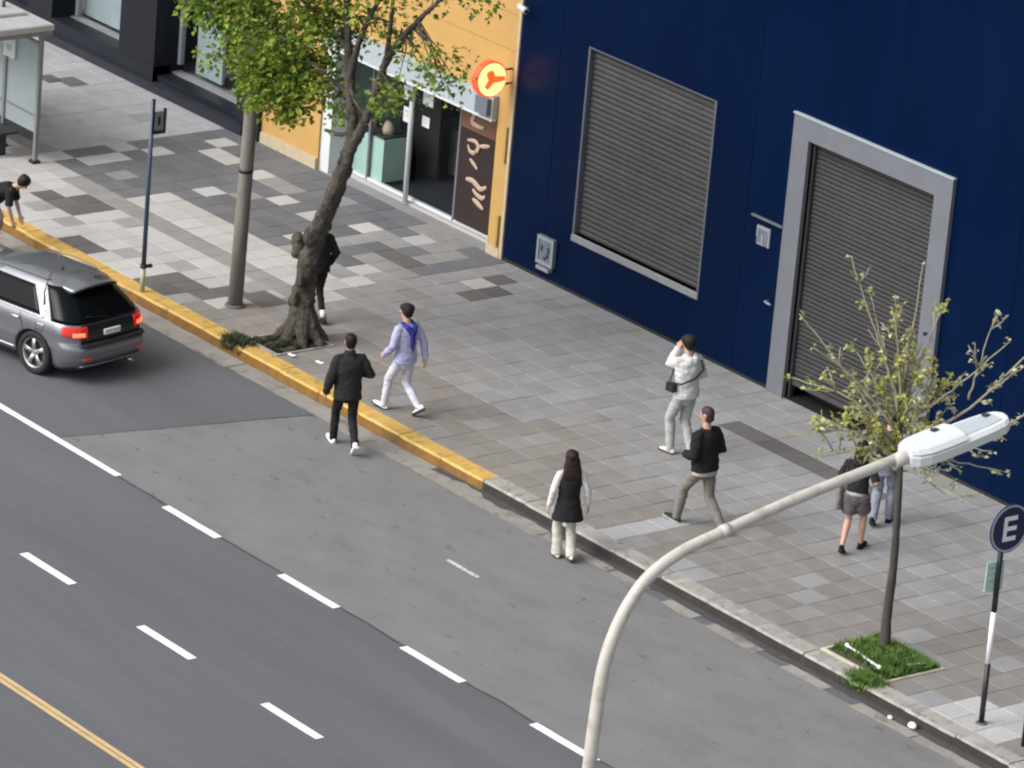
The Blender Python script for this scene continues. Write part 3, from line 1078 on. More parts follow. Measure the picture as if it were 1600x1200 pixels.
# ================================================================== BIG STREET TREE
rg = random.Random(3)
tree = thing('street_tree', 'large leaning street tree with knotty forked trunk and green crown', 'tree', (-6.26, 1.1, .13))
T0 = V((-6.26, 1.1, .13))
tb = MB()
trunk_pts = [(-6.26, 1.1, .05), (-6.29, 1.1, .45), (-6.29, 1.1, .9), (-6.22, 1.1, 1.35), (-6.08, 1.1, 1.8), (-5.89, 1.1, 2.3), (-5.62, 1.1, 2.9), (-5.42, 1.1, 3.4)]
limb(tb, [V(p) - T0 for p in trunk_pts], .215, .118, 22, .24, 8, power=.5)
for k in range(7):                                   # root flare
    a = k * 2 * pi / 7 + .3
    limb(tb, [V((-.02, 0, .62)), V((.16 * cos(a), .16 * sin(a), .28)), V((.40 * cos(a), .36 * sin(a), .0)), V((.5 * cos(a), .46 * sin(a), -.06))], .16, .045, 8, .12, 4)
for (x, y, z, r) in [(-6.42, 1.02, 1.72, .11), (-6.36, .98, 1.58, .10), (-6.16, .93, 1.15, .08), (-6.40, 1.0, .75, .09), (-6.05, .98, 1.9, .12), (-5.88, 1.0, 2.15, .12), (-6.25, .90, .85, .08)]:
    o = len(tb.v)                                    # burls
    tb.ball(V((x, y, z)) - T0, (r, r, r * 1.35), 10, 7)
    for i in range(o, len(tb.v)):
        p = V(tb.v[i])
        tb.v[i] = tuple(p + rvec(rg) * .008)
limbs = []
for pts, r0, r1 in [
        ([(-5.50, 1.1, 3.15), (-5.36, 1.1, 3.78), (-5.47, 1.1, 4.29), (-5.60, 1.1, 4.85), (-5.72, 1.12, 5.42), (-5.9, 1.15, 6.2), (-6.0, 1.1, 7.2)], .155, .05),
        ([(-5.55, 1.1, 4.45), (-5.40, 1.12, 5.1), (-5.22, 1.2, 5.66), (-4.9, 1.35, 6.4), (-4.7, 1.4, 7.2)], .095, .03),
        ([(-5.45, 1.1, 3.3), (-5.10, 1.1, 3.95), (-4.84, 1.1, 4.55), (-4.64, 1.1, 5.07), (-4.22, 1.08, 5.58), (-3.8, 1.05, 5.99), (-3.2, 1.0, 6.5)], .14, .045),
        ([(-4.72, 1.1, 4.85), (-4.5, 1.0, 5.5), (-4.35, .9, 6.1), (-4.2, .8, 7.0)], .08, .03),
        ([(-5.05, 1.1, 4.1), (-5.3, 1.05, 4.28), (-5.5, 1.1, 4.5)], .05, .03),
        ([(-5.40, 1.1, 3.72), (-5.72, 1.08, 3.62), (-5.98, 1.05, 3.62)], .07, .04),
        ([(-5.50, 1.1, 4.3), (-6.1, .95, 4.55), (-6.9, .8, 4.85), (-7.8, .7, 5.0), (-8.6, .55, 5.3)], .05, .012),
        ([(-5.65, 1.1, 5.0), (-6.3, .8, 5.5), (-7.1, .5, 5.9), (-8.0, .3, 6.2)], .05, .015),
        ([(-5.50, 1.1, 4.35), (-6.2, 1.25, 4.3), (-6.9, 1.2, 4.15), (-7.5, 1.05, 3.95)], .035, .01),
        ([(-5.8, 1.12, 5.7), (-6.4, 1.7, 6.2), (-7.3, 2.2, 6.6)], .06, .02)]:
    limbs.append(limb(tb, [V(p) - T0 for p in pts], r0 * .60, r1 * .7, 10, .14, 5))
garment(tb, .016, 2, .014, 'trunk', 'bark', tree, 2)
# crown: clumps (centre, radius, leaves, tint weights)
clumps = []


def clump_region(cx, cy, cz, rx, ry, rz, n, lo=.0, rr=(.22, .42), dens=1.0, tint=(.55, .3, .15)):
    for _ in range(n):
        v = rvec(rg) * rg.random() ** .45
        clumps.append((V((cx + v.x * rx, cy + v.y * ry, cz + v.z * rz)), rg.uniform(*rr), dens, tint))


clump_region(-7.65, .85, 4.75, 1.15, .75, .85, 36, tint=(.62, .22, .16))
clump_region(-7.15, 1.0, 3.95, .85, .6, .55, 26, tint=(.46, .24, .30))
clump_region(-8.45, .6, 5.15, .8, .6, .5, 11, tint=(.7, .2, .1))
clump_region(-6.35, 1.15, 4.35, .42, .5, .55, 12, dens=.7, tint=(.30, .25, .45))
clump_region(-6.3, 1.2, 5.3, .75, .7, .5, 14, dens=.7, tint=(.45, .3, .25))
clump_region(-6.6, 1.0, 6.6, 2.1, 1.6, 1.0, 60, tint=(.5, .3, .2))
clump_region(-4.2, 1.0, 6.7, 1.5, 1.3, .7, 28, dens=.6, tint=(.5, .3, .2))
clump_region(-4.7, 1.05, 5.5, .8, .5, .40, 8, rr=(.18, .34), dens=.35, tint=(.40, .35, .25))
clump_region(-3.6, 1.0, 5.3, .65, .5, .45, 11, rr=(.2, .4), dens=.30, tint=(.35, .40, .25))
clump_region(-4.15, 1.0, 4.65, .55, .45, .30, 7, rr=(.18, .32), dens=.34, tint=(.35, .40, .25))
clump_region(-5.65, 1.1, 3.95, .30, .3, .28, 5, rr=(.15, .28), dens=.40, tint=(.35, .40, .25))
nodes = [p + T0 for c in limbs for p in c]
tw = MB()
lf = MB()
for (c, r, dens, tint) in clumps:
    b = min(nodes, key=lambda q: (q - c).length + .25 * abs(q.z - c.z))
    mid = (b + c) / 2 + rvec(rg) * .08 + V((0, 0, .06))
    tw.tube([b - T0, mid - T0, c - T0], [.020, .012, .005], 5)
    n = int(112 * dens * (r / .32) ** 2)
    for _ in range(n):
        d = rvec(rg)
        p = c + d * r * rg.random() ** .5
        nr = (V((0, 0, 1)) * 1.0 + rvec(rg) * .9 + d * .3)
        L = min(.14, max(.04, rg.gauss(.082, .024)))
        mi = rg.choices((0, 1, 2), tint)[0]
        leaf(lf, p - T0, nr, rvec(rg) + d * .5, L, L * .85, mi)
tag(tw.build('twigs', 'bark', tree, fix=False), kind='stuff')
lf.build('crown', ['leaf', 'leaf_deep', 'leaf_gold'], tree, fix=False)

# ================================================================== YOUNG TREE
rg = random.Random(19)
yt = thing('young_tree', 'slender young tree with a thin bent dark trunk and sparse pale new leaves', 'tree', (7.45, 1.04, .13))
Y0 = V((7.45, 1.04, .13))
tb = MB()
tk = limb(tb, [V(p) - Y0 for p in [(7.46, 1.04, .05), (7.43, 1.04, .45), (7.40, 1.05, .85), (7.43, 1.04, 1.4), (7.40, 1.03, 2.1), (7.34, 1.04, 2.73), (7.27, 1.04, 3.1), (7.2, 1.04, 3.6), (7.1, 1.03, 4.3)]], .082, .026, 10, .10, 5, power=.8)
limb(tb, [V(p) - Y0 for p in [(7.37, 1.04, 2.40), (7.26, 1.04, 2.62), (7.15, 1.04, 2.74)]], .04, .025, 8, .1, 4)
tb.build('trunk', 'bark_young', yt, fix=False)
tw, lf = MB(), MB()
# image-plane directions: right = (.63,.776,0); branches spread around the stem
R_ = V((.63, .776, 0))
F_ = V((-.776, .63, 0))


def ybranch(s, e, r0, r1, bend, twigs, dens=1.0, pale=.3):
    s, e = V(s), V(e)
    m = (s + e) / 2 + V(bend)
    c = curve_pts([s, (s + m) / 2 + V(bend) * .2, m, e], 6)
    c = [p + rvec(rg) * .012 for p in c]
    tw.tube(c, [r0 + (r1 - r0) * i / (len(c) - 1) for i in range(len(c))], 6)
    L = (e - s).length
    for k in range(twigs):
        t = rg.uniform(.18, 1.0)
        p = c[int(t * (len(c) - 1))]
        dirn = ((e - s).normalized() * .55 + rvec(rg) * .75 + V((0, 0, .38))).normalized()
        l = rg.uniform(.12, .42)
        q = p + dirn * l
        mm = (p + q) / 2 + rvec(rg) * .03
        tw.tube([p, mm, q], [.011, .009, .006], 5)
        for _ in range(max(3, int(rg.uniform(9, 18) * dens))):
            u = rg.uniform(.25, 1.05)
            pp = p.lerp(q, u) + rvec(rg) * .025
            Lf = rg.uniform(.05, .10)
            leaf(lf, pp, V((0, 0, 1)) + rvec(rg) * .9, rvec(rg) + dirn * .6, Lf, Lf * .72, 1 if rg.random() < pale else 0)
    for _ in range(int(8 * dens)):
        leaf(lf, e + rvec(rg) * .04, V((0, 0, 1)) + rvec(rg), rvec(rg), .075, .055, 1 if rg.random() < pale else 0)


def at(a, b, z):                       # a to the right, b away from the stem, z height
    p = V((7.2, 1.04, 0)) + R_ * a + F_ * b
    return V((p.x, p.y, z)) - Y0


for (s, e, r0, tws, bend, dens, pale) in [
        ((0, 0, 3.0), (-1.45, .1, 4.72), .028, 7, (0, 0, .10), .55, .5), ((0, 0, 3.2), (-1.25, -.3, 4.42), .025, 6, (0, 0, .15), .5, .5),
        ((0, 0, 3.1), (-1.5, .2, 3.80), .028, 10, (0, 0, .2), .8, .3), ((0, 0, 2.9), (-1.40, -.2, 3.12), .026, 9, (0, 0, .22), .8, .3),
        ((0, 0, 3.5), (-.55, .3, 5.05), .026, 9, (0, 0, 0), .8, .35), ((0, 0, 3.6), (-.85, .2, 5.55), .022, 3, (0, 0, 0), .3, .9),
        ((0, 0, 3.8), (.10, .0, 5.62), .026, 7, (0, 0, 0), .35, .9), ((0, 0, 3.7), (-.25, -.35, 5.2), .024, 9, (0, 0, 0), .8, .4),
        ((0, 0, 3.5), (.42, .25, 4.95), .026, 11, (0, 0, 0), 1.0, .25), ((0, 0, 3.3), (.35, -.4, 4.45), .024, 11, (0, 0, 0), 1.0, .2),
        ((0, 0, 3.2), (-.7, .3, 4.3), .024, 12, (0, 0, .1), 1.1, .15), ((0, 0, 3.0), (-.75, -.3, 3.5), .022, 11, (0, 0, .1), 1.0, .15),
        ((0, 0, 3.0), (.55, .2, 3.9), .022, 11, (0, 0, .1), 1.0, .25), ((0, 0, 3.3), (1.35, .1, 4.6), .028, 8, (.0, 0, -.08), .6, .8),
        ((0, 0, 3.0), (2.15, .15, 5.15), .034, 11, (.05, .05, -.22), .6, .85), ((0, 0, 2.85), (2.3, -.1, 4.22), .034, 12, (.05, .05, -.22), .65, .85),
        ((.9, .08, 3.75), (1.15, .3, 4.9), .018, 5, (0, 0, 0), .5, .9), ((1.2, .08, 3.9), (1.75, -.15, 4.55), .016, 5, (0, 0, 0), .5, .9),
        ((0, 0, 2.9), (1.25, -.2, 3.15), .022, 8, (0, 0, .12), .6, .85), ((0, 0, 2.75), (1.55, .2, 2.72), .022, 9, (0, 0, .12), .6, .9),
        ((0, 0, 2.7), (.95, -.3, 2.5), .02, 6, (0, 0, .1), .6, .9), ((0, 0, 2.8), (-.55, .25, 3.05), .02, 8, (0, 0, .1), .9, .2),
        ((0, 0, 2.75), (-1.0, .1, 2.80), .02, 7, (0, 0, .18), .8, .3), ((0, 0, 2.8), (.25, -.3, 3.35), .02, 10, (0, 0, .05), 1.1, .2)]:
    ybranch(at(*s), at(*e), r0, .007, bend, tws, dens, pale)
tw.build('branches', 'twig', yt, fix=False)
lf.build('crown', ['leaf_young', 'leaf_pale'], yt, fix=False)


# ================================================================== TREE PITS AND WEEDS
def blades(mb, spots, h, rg, mi=0):
    for (x, y, z) in spots:
        a = rg.uniform(0, 2 * pi)
        l = h * rg.uniform(.5, 1.2)
        w = rg.uniform(.004, .009)
        d = V((cos(a), sin(a), 0))
        s = V((-sin(a), cos(a), 0)) * w
        o = len(mb.v)
        p = V((x, y, z))
        for q in (p - s, p + s, p + d * l * .3 + V((0, 0, l * .7)) + s * .7, p + d * l * .3 + V((0, 0, l * .7)) - s * .7, p + d * l * .75 + V((0, 0, l))):
            mb.v.append(tuple(q))
        for f in ((0, 1, 2, 3), (3, 2, 4)):
            mb.f.append(tuple(o + k for k in f))
            mb.m.append(mi)
            mb.sm.append(False)


rg = random.Random(8)
for (x0, x1, y0, y1, lab, cm, hh, nb, gap) in [
        (-6.68, -5.80, .315, 1.41, 'mossy soil pit around the foot of the large street tree', 'moss', .06, 3800, .0),
        (6.96, 8.28, .315, 1.41, 'square grassy pit around the foot of the young tree', 'grass', .10, 6500, .0)]:
    cx, cy = (x0 + x1) / 2, (y0 + y1) / 2
    pt = thing('tree_pit', lab, 'tree pit', (cx, cy, .13), 0, 'tree pits in the pavement')
    hx_, hy_ = (x1 - x0) / 2, (y1 - y0) / 2

    def hgt(u, v):
        return .035 + .05 * max(0, 1 - (u * u + v * v)) + .02 * noise.noise(V((u * 3 + cx, v * 3, 0)))
    mb = MB()
    mb.grid(lambda u, v: V(((u * 2 - 1) * (hx_ - .03), (v * 2 - 1) * (hy_ - .03), hgt(u * 2 - 1, v * 2 - 1) - .02)), 14, 14)
    mb.build('soil', 'soil', pt)
    em = 'edging' if cx > 0 else 'kerb_stone'
    for (a, b, c, d) in ((-hx_, hx_, -hy_, -hy_ + .06), (-hx_, hx_, hy_ - .05, hy_), (-hx_, -hx_ + .05, -hy_ + .06, hy_ - .05), (hx_ - .05, hx_, -hy_ + .06, hy_ - .05)):
        B('edging', em, pt, a, b, c, d, -.02, .035 + rg.uniform(0, .008), ch=.006)
    sp = []
    while len(sp) < nb:
        u, v = rg.uniform(-1, 1), rg.uniform(-1, 1)
        if cx > 0 and (v < -.78 and u < .4):
            continue
        if noise.noise(V((u * 2.5 + cx, v * 2.5, 3))) < (-.25 if cx > 0 else -.05):
            continue
        sp.append((u * (hx_ - .06), v * (hy_ - .06), hgt(u, v) - .02))
    g = MB()
    blades(g, sp, hh, rg)
    tag(g.build('grass', cm, pt, fix=False), kind='stuff')
    if cx > 0:                                       # fallen white guard rails in the pit
        MB().tube([(-hx_ + .20, -hy_ + .30, .09), (hx_ - .32, -hy_ + .17, .10)], [.018, .018], 8).build('guard_bar', 'white_paint', pt)
        for q in ((-hx_ + .20, -hy_ + .30, .09), (hx_ - .32, -hy_ + .17, .10)):
            MB().ball(q, .034).build('bar_cap', 'white_paint', pt)
        MB().tube([(hx_ - .25, .0, .09), (hx_ - .12, .45, .09)], [.015, .015], 8).build('guard_bar', 'edging', pt)
for (x, lab, cm, n) in [(-6.62, 'dark mossy weeds over the yellow kerb beside the large tree', 'moss', 1500), (8.05, 'green weeds spilling over the kerb in front of the young tree', 'grass', 1500)]:
    g = MB()
    sp = []
    for _ in range(n):
        u, v = rg.gauss(0, .13), rg.uniform(-.03, .33)
        z = .15 if v > .02 else rg.uniform(.02, .15)
        sp.append((u, v, z))
    blades(g, sp, .075, rg)
    g.ball((0, .12, .12), (.20, .17, .055), 12, 7)
    o = tag(g.build('weed_clump', cm, None, fix=False), lab, 'weeds', 'weeds growing on the kerb')
    o.location = (x, 0, 0)


# ================================================================== STREET FURNITURE
def pole(name, parent, p0, p1, r0, r1, m, n=12):
    return MB().tube([p0, p1], [r0, r1], n).build(name, m, parent)


# utility pole
up_ = thing('utility_pole', 'thick weathered wooden utility pole standing among the leaves of the large tree', 'pole', (-8.01, 1.07, .14))
MB().tube([(0, 0, 0), (.03, 0, 1.5), (.07, 0, 3.2), (.14, 0, 7.5)], [.118, .114, .106, .09], 16).build('shaft', 'pole_wood', up_)
MB().tube([(.045, 0, 2.22), (.047, 0, 2.28)], [.117, .117], 16).build('band', 'black_metal', up_)
MB().tube([(0, 0, 0), (0, 0, .05)], [.17, .15], 16).build('collar', 'slab_dark', up_)

# bus stop pole
bp = thing('bus_stop_pole', 'slim dark blue bus stop pole with a small framed sign on the kerb edge', 'pole', (-9.17, .10, .15))
pole('shaft', bp, (0, 0, .45), (-.02, 0, 3.13), .037, .034, 'blue_pole')
pole('base', bp, (0, 0, 0), (0, 0, .45), .040, .038, 'edging')
pole('collar', bp, (0, 0, .40), (0, 0, .455), .055, .055, 'black_metal')
MB().tube([(.0, .0, .42), (.04, .13, .43)], [.03, .035], 8).build('clamp', 'black_metal', bp)
mb = MB()
mb.box(-.02, .02, -.02, .02, 2.60, 3.15)
mb.box(-.02, .02, .02, .20, 2.58, 2.63)
mb.box(-.02, .02, .20, .24, 2.58, 2.98)
mb.build('sign_frame', 'black_metal', bp)
B('sign_panel', 'box_light', bp, -.008, .008, .03, .195, 2.64, 2.94)
B('sign_mark', 'black_metal', bp, .009, .013, .09, .14, 2.72, 2.86)

# parking sign E
es = thing('parking_sign', 'round navy parking sign with a white letter E on a black and white banded pole', 'sign', (9.88, .59, .14))
for (a, b, m) in ((0, .86, 'black_metal'), (.86, 1.58, 'sign_white'), (1.58, 2.75, 'black_metal')):
    pole('pole_band', es, (-.01 * a, 0, a), (-.01 * b, 0, b), .038, .038, m)
MB().tube([(0, 0, 0), (0, 0, .03)], [.09, .07], 12).build('base_plate', 'slab_dark', es)
D = thing('x', 'x', 'x') if False else None
EZ, ER, EY = 2.76, .335, .03
mb = MB()
disc(mb, ER, .04, .058, 0, 48, EY, EZ)
mb.build('disc', 'sign_navy', es)
mb = MB()
n = 48
for k in range(n):
    a, b = 2 * pi * k / n, 2 * pi * (k + 1) / n
    q = [(EY + r * cos(t), EZ + r * sin(t)) for (r, t) in ((ER - .012, a), (ER - .012, b), (ER - .040, b), (ER - .040, a))]
    mb.prism(q, 0, .058, .0615)
mb.build('border_ring', 'lamp_grey', es)
mb = MB()
mb.box(.059, .063, EY - .11, EY - .05, EZ - .17, EZ + .17)
for z in (EZ + .11, EZ - .03, EZ - .17):
    mb.box(.059, .063, EY - .05, EY + .115, z, z + .06)
mb.build('letter', 'sign_white', es)
B('lower_plate', 'sign_mint', es, -.055, -.045, -.19, .12, 1.86, 2.28)
for z in (2.18, 2.10, 2.0):
    B('text_line', 'lamp_grey', es, -.045, -.041, -.15, -.03, z, z + .025)

p2 = thing('bare_post', 'plain black post cut by the right edge of the picture near the kerb', 'post', (10.70, .59, .14))
pole('shaft', p2, (0, 0, 0), (0, 0, .80), .038, .038, 'black_metal')
MB().ball((0, 0, .80), .045).build('cap', 'black_metal', p2)

# street lamp on the near side
LX, LY = 26.87, -20.5
lamp = thing('street_lamp', 'tall cream street lamp with a long curved arm and white flat lamp head', 'street lamp', (LX, LY, .15))
arm = [(0, 0, 9.6), (0, .0, 10.4), (0, .02, 10.90), (0, .05, 11.23), (0, .13, 11.50), (0, .25, 11.72), (0, .42, 11.90), (0, .70, 12.04), (0, 1.06, 12.13), (0, 1.87, 12.30), (0, 2.96, 12.48)]
c = curve_pts(arm, 5)
MB().tube(c, [.056 - .012 * i / (len(c) - 1) for i in range(len(c))], 16, cap=True).build('arm', 'lamp_paint', lamp)
MB().tube([(0, 0, 0), (0, 0, 2.2), (0, 0, 2.25), (0, 0, 9.62)], [.10, .10, .075, .057], 16).build('shaft', 'lamp_paint', lamp)
MB().tube([(0, 1.09, 12.136), (0, 1.17, 12.153)], [.054, .054], 16).build('joint_ring', 'lamp_paint', lamp)
MB().tube([(0, 0, 0), (0, 0, .04)], [.22, .22], 16).build('base_plate', 'lamp_paint', lamp)
# head: outline in plan, length along y
hd = V((0, 2.93, 12.47))
tilt = Matrix.Rotation(rad(9), 4, 'X')
prof = [(.0, .085), (.05, .135), (.14, .17), (.30, .178), (.48, .175), (.62, .168), (.80, .16), (.95, .14), (1.02, .10), (1.04, .06)]


def head_part(name, m, y0, y1, ztop, zbot, shrink=0.0, dome=.0):
    mb = MB()
    ys = [y0] + [p[0] for p in prof if y0 < p[0] < y1] + [y1]

    def wd_(y):
        for (a, wa), (b, wb) in zip(prof, prof[1:]):
            if a <= y <= b:
                return wa + (wb - wa) * (y - a) / (b - a) - shrink
        return prof[-1][1] - shrink
    vs, n = [], 11
    for y in ys:
        w = wd_(y)
        ring = []
        for k in range(n):
            t = -1 + 2 * k / (n - 1)
            ring.append(V((w * t, y, ztop - dome * t * t - .02 * (abs(t) > .95))))
        ring += [V((w * .97, y, zbot)), V((-w * .97, y, zbot))]
        vs += [tilt @ p + hd for p in ring]
    K = n + 2
    fs = [(i * K + j, i * K + (j + 1) % K, (i + 1) * K + (j + 1) % K, (i + 1) * K + j) for i in range(len(ys) - 1) for j in range(K)]
    mb.add(vs, fs, 0, False)
    mb.add(vs, [tuple(range(K)), tuple(range((len(ys) - 1) * K, len(ys) * K))], 0)
    return mb.build(name, m, lamp)


hb = head_part('head', 'lamp_white', 0, 1.04, .045, -.06, 0, .012)
head_part('gear_cover', 'lamp_white', .01, .52, .095, .03, .004, .035)
head_part('lens_panel', 'lamp_grey', .53, .96, .050, .02, .045, .004)
for (x, y) in ((-.05, .36), (-.05, .90)):
    mb = MB()
    mb.box(-.024, .024, -.028, .028, -.02, .008)
    o = mb.build('clip', 'black_metal', lamp)
    o.location = hd + tilt @ V((x, y, .10 if y < .5 else .055))
MB().tube([hd + V((0, -.12, -.03)), hd + V((0, .10, .02))], [.058, .058], 14).build('spigot', 'lamp_paint', lamp)

# bus shelter
sh = thing('bus_shelter', 'glass bus shelter with a pale flat roof at the left edge', 'bus shelter', (-15.5, 2.15, .15))
SHL = 4.2
B('roof', 'shelter_roof', sh, -SHL, .12, -1.35, .16, 2.33, 2.44, ch=.02)
B('roof_edge', 'sill', sh, -SHL + .02, .10, -1.33, .14, 2.25, 2.328)
B('roof_ridge', 'shelter_roof', sh, -SHL + .1, -.5, -.55, .02, 2.442, 2.50, ch=.02)
for x in (0, -1.02, -2.04, -3.06, -4.08):
    p = B('post', 'shelter_post', sh, x - .035, x + .035, -.035, .035, .02, 2.25)
    B('foot', 'black_metal', p, x - .09, x + .06, -.07, .07, 0, .05)
for i in range(4):
    a = -1.02 * (i + 1) + .045
    b = -1.02 * i - .045
    B('pane', 'pane_shelter', sh, a, b, -.006, .006, .52, 2.06)
    B('rail', 'shelter_post', sh, a, b, -.02, .02, .80, .835)
    B('rail', 'shelter_post', sh, a, b, -.02, .02, 2.06, 2.10)
    B('kick_panel', 'black_metal', sh, a, b, -.012, .012, .36, .50)
mb = MB()
mb.box(-3.9, -.35, -.50, -.14, .43, .47, 0, .01)
mb.build('bench_seat', 'black_metal', sh)
for x in (-3.6, -2.1, -.6):
    B('bench_leg', 'black_metal', sh, x - .03, x + .03, -.42, -.22, 0, .43)
sb = B('stop_sign', 'white_metal', sh, -1.05, -.70, -.06, -.03, 1.62, 2.0)
B('pictogram', 'lamp_grey', sb, -.96, -.82, -.064, -.06, 1.74, 1.84)
MB().tube([(-.9, -.2, 2.44), (-.9, -.2, 2.60)], [.03, .03], 8).build('roof_vent', 'black_metal', sh)

# litter in the gutter
for (x, y, r, lab) in [(9.30, -.10, .055, 'crumpled white paper cup lying in the gutter near the young tree'), (8.93, -.16, .032, 'small flattened white scrap in the gutter near the young tree')]:
    mb = MB()
    mb.ball((0, 0, r * .8), (r * 1.3, r, r * .8), 10, 7)
    for i in range(len(mb.v)):
        p = V(mb.v[i])
        mb.v[i] = tuple(p + rvec(random) * r * .16)
    o = tag(mb.build('litter', 'litter'), lab, 'litter')
    o.location = (x, y + .02, -.02)
for (x, y, lab) in [(-5.35, .72, 'white paper scrap on the slabs just right of the mossy tree pit'), (-5.75, .48, 'pale plastic scrap at the corner of the mossy tree pit')]:
    mb = MB()
    mb.grid(lambda u, v: V((.13 * u, .07 * v, .012 + .015 * sin(u * 5) * sin(v * 4))), 6, 4, 0, lambda u, v: V((.13 * u, .07 * v, .004)))
    o = tag(mb.build('litter', 'litter'), lab, 'litter')
    o.location = (x, y, .152 if y > .6 else .175)


# ================================================================== PARKED / WAITING CAR
LV = [  # z, x front, x rear, half width, corner radius  (x grows to the rear)
    (.20, -2.02, 2.02, .78, .26), (.30, -2.18, 2.16, .855, .30), (.42, -2.25, 2.245, .885, .32), (.56, -2.26, 2.255, .900, .33),
    (.66, -2.25, 2.235, .905, .33), (.70, -2.24, 2.165, .905, .33), (.86, -2.17, 2.145, .902, .33), (.95, -2.02, 2.125, .885, .32),
    (.985, -1.55, 2.110, .870, .31), (1.01, -1.02, 2.095, .855, .30), (1.03, -.96, 2.080, .840, .29), (1.18, -.70, 1.955, .765, .28), (1.34, -.40, 1.805, .680, .27),
    (1.44, -.20, 1.70, .620, .26), (1.51, -.02, 1.61, .565, .25), (1.555, .12, 1.53, .510, .25), (1.583, .26, 1.45, .44, .24), (1.600, .42, 1.34, .35, .22), (1.610, .60, 1.2, .22, .14)]


def lvl(z):
    if z <= LV[0][0]:
        return LV[0][1:]
    for a, b in zip(LV, LV[1:]):
        if a[0] <= z <= b[0]:
            t = (z - a[0]) / (b[0] - a[0])
            return tuple(a[i] + (b[i] - a[i]) * t for i in range(1, 5))
    return LV[-1][1:]


NS, NC, NR = 44, 12, 18


def outline(z, off=0.0):
    xf, xr, w, rc = lvl(z)
    hl = (xr - xf) / 2
    xc = (xr + xf) / 2
    rc = min(rc, hl * .8, w * .8)
    pts = []

    def sidey(x):
        return w * (1 - .035 * ((x - xc) / hl) ** 2)

    def bul(x, y):            # plan crown of the tail and nose
        return x - .05 * (y / w) ** 2 if x > xc else x + .10 * (y / w) ** 2
    for i in range(NS):
        x = xf + rc + (xr - xf - 2 * rc) * i / (NS - 1)
        pts.append((x, -sidey(x)))
    w1 = sidey(xr - rc)
    for i in range(1, NC):
        a = -pi / 2 + (pi / 2) * i / NC
        pts.append((xr - rc + rc * cos(a), -w1 + rc + rc * sin(a)))
    for i in range(NR):
        y = -w1 + rc + (2 * w1 - 2 * rc) * i / (NR - 1)
        pts.append((xr, y))
    for i in range(1, NC):
        a = (pi / 2) * i / NC
        pts.append((xr - rc + rc * cos(a), w1 - rc + rc * sin(a)))
    for i in range(NS):
        x = xr - rc - (xr - xf - 2 * rc) * i / (NS - 1)
        pts.append((x, sidey(x)))
    for i in range(1, NC):
        a = pi / 2 + (pi / 2) * i / NC
        pts.append((xf + rc + rc * cos(a), w1 - rc + rc * sin(a)))
    for i in range(NR):
        y = w1 - rc - (2 * w1 - 2 * rc) * i / (NR - 1)
        pts.append((xf, y))
    for i in range(1, NC):
        a = pi + (pi / 2) * i / NC
        pts.append((xf + rc + rc * cos(a), -w1 + rc + rc * sin(a)))
    pts = [V((bul(x, y) if abs(x - xc) > hl * .6 else x, y)) for x, y in pts]
    if off:
        n = len(pts)
        res = []
        for i in range(n):
            t = pts[(i + 1) % n] - pts[i - 1]
            nrm = V((t.y, -t.x))
            nrm.normalize()
            res.append(pts[i] + nrm * off)
        pts = res
    return pts


def op(i, z, off):
    o = outline(z, off)
    k = int(i)
    t = i - k
    p = o[k % len(o)].lerp(o[(k + 1) % len(o)], t)
    return V((p.x, p.y, z))


I_RL = NS                      # index where the rear left corner begins
I_RE = NS + NC - 1             # rear edge begins
I_RR = I_RE + NR               # rear right corner begins
I_RS = I_RR + NC - 1           # right side begins

car = thing('grey_car', 'grey station wagon with lit red tail lights waiting by the yellow kerb', 'car', (-8.575, -2.70, -.025), rad(11.0))
car.scale = (1, .95, .90)
zs = []
for a, b in zip(LV, LV[1:]):
    k = max(1, int((b[0] - a[0]) / .035))
    zs += [a[0] + (b[0] - a[0]) * i / k for i in range(k)]
zs.append(LV[-1][0])
mb = MB()
rings = [outline(z) for z in zs]
n = len(rings[0])
for z, r in zip(zs, rings):
    mb.v += [(p.x, p.y, z) for p in r]
for i in range(len(zs) - 1):
    for j in range(n):
        a, b = i * n + j, i * n + (j + 1) % n
        mb.f.append((a, b, b + n, a + n))
        mb.m.append(0)
        mb.sm.append(True)
mb.f.append(tuple(range(n - 1, -1, -1)))
mb.m.append(0)
mb.sm.append(False)
mb.f.append(tuple((len(zs) - 1) * n + j for j in range(n)))
mb.m.append(0)
mb.sm.append(False)
body = mb.build('body', ['car_paint', 'car_plastic'], car)
cut = MB()
WXR, WXF, WR = 1.36, -1.30, .335
for x in (WXR, WXF):
    for s in (-1, 1):
        cut.tube([(x, s * .60, WR / .90 + .01), (x, s * 1.2, WR / .90 + .01)], [.395, .395], 36, mi=1)
cut_o = cut.build('cutter', ['car_paint', 'car_plastic'], car)
bo = body.modifiers.new('b', 'BOOLEAN')
bo.operation = 'DIFFERENCE'
bo.solver = 'EXACT'
bo.object = cut_o
dg = bpy.context.evaluated_depsgraph_get()
nm = bpy.data.meshes.new_from_object(body.evaluated_get(dg))
body.modifiers.clear()
body.data = nm
bpy.data.objects.remove(cut_o)


def patch(name, m, i0, i1, z0, z1, off=.006, nu=14, nv=6, parent=None, f=None):
    """panel lying on the body; f(u,v) may bend the (i, z) ranges"""
    def co(u, v):
        i = i0 + (i1 - i0) * u
        z = z0 + (z1 - z0) * v
        if f:
            i, z = f(u, v)
        return i, z
    mb = MB()
    mb.grid(lambda u, v: op(*co(u, v), off), nu, nv, 0, lambda u, v: op(*co(u, v), -.02))
    return mb.build(name, m, parent or car)


def side_i(x, z, right=False):
    xf, xr, w, rc = lvl(z)
    rc = min(rc, (xr - xf) / 2 * .8, w * .8)
    t = (x - xf - rc) / (xr - xf - 2 * rc)
    return I_RS + (NS - 1) * (1 - t) if right else (NS - 1) * t


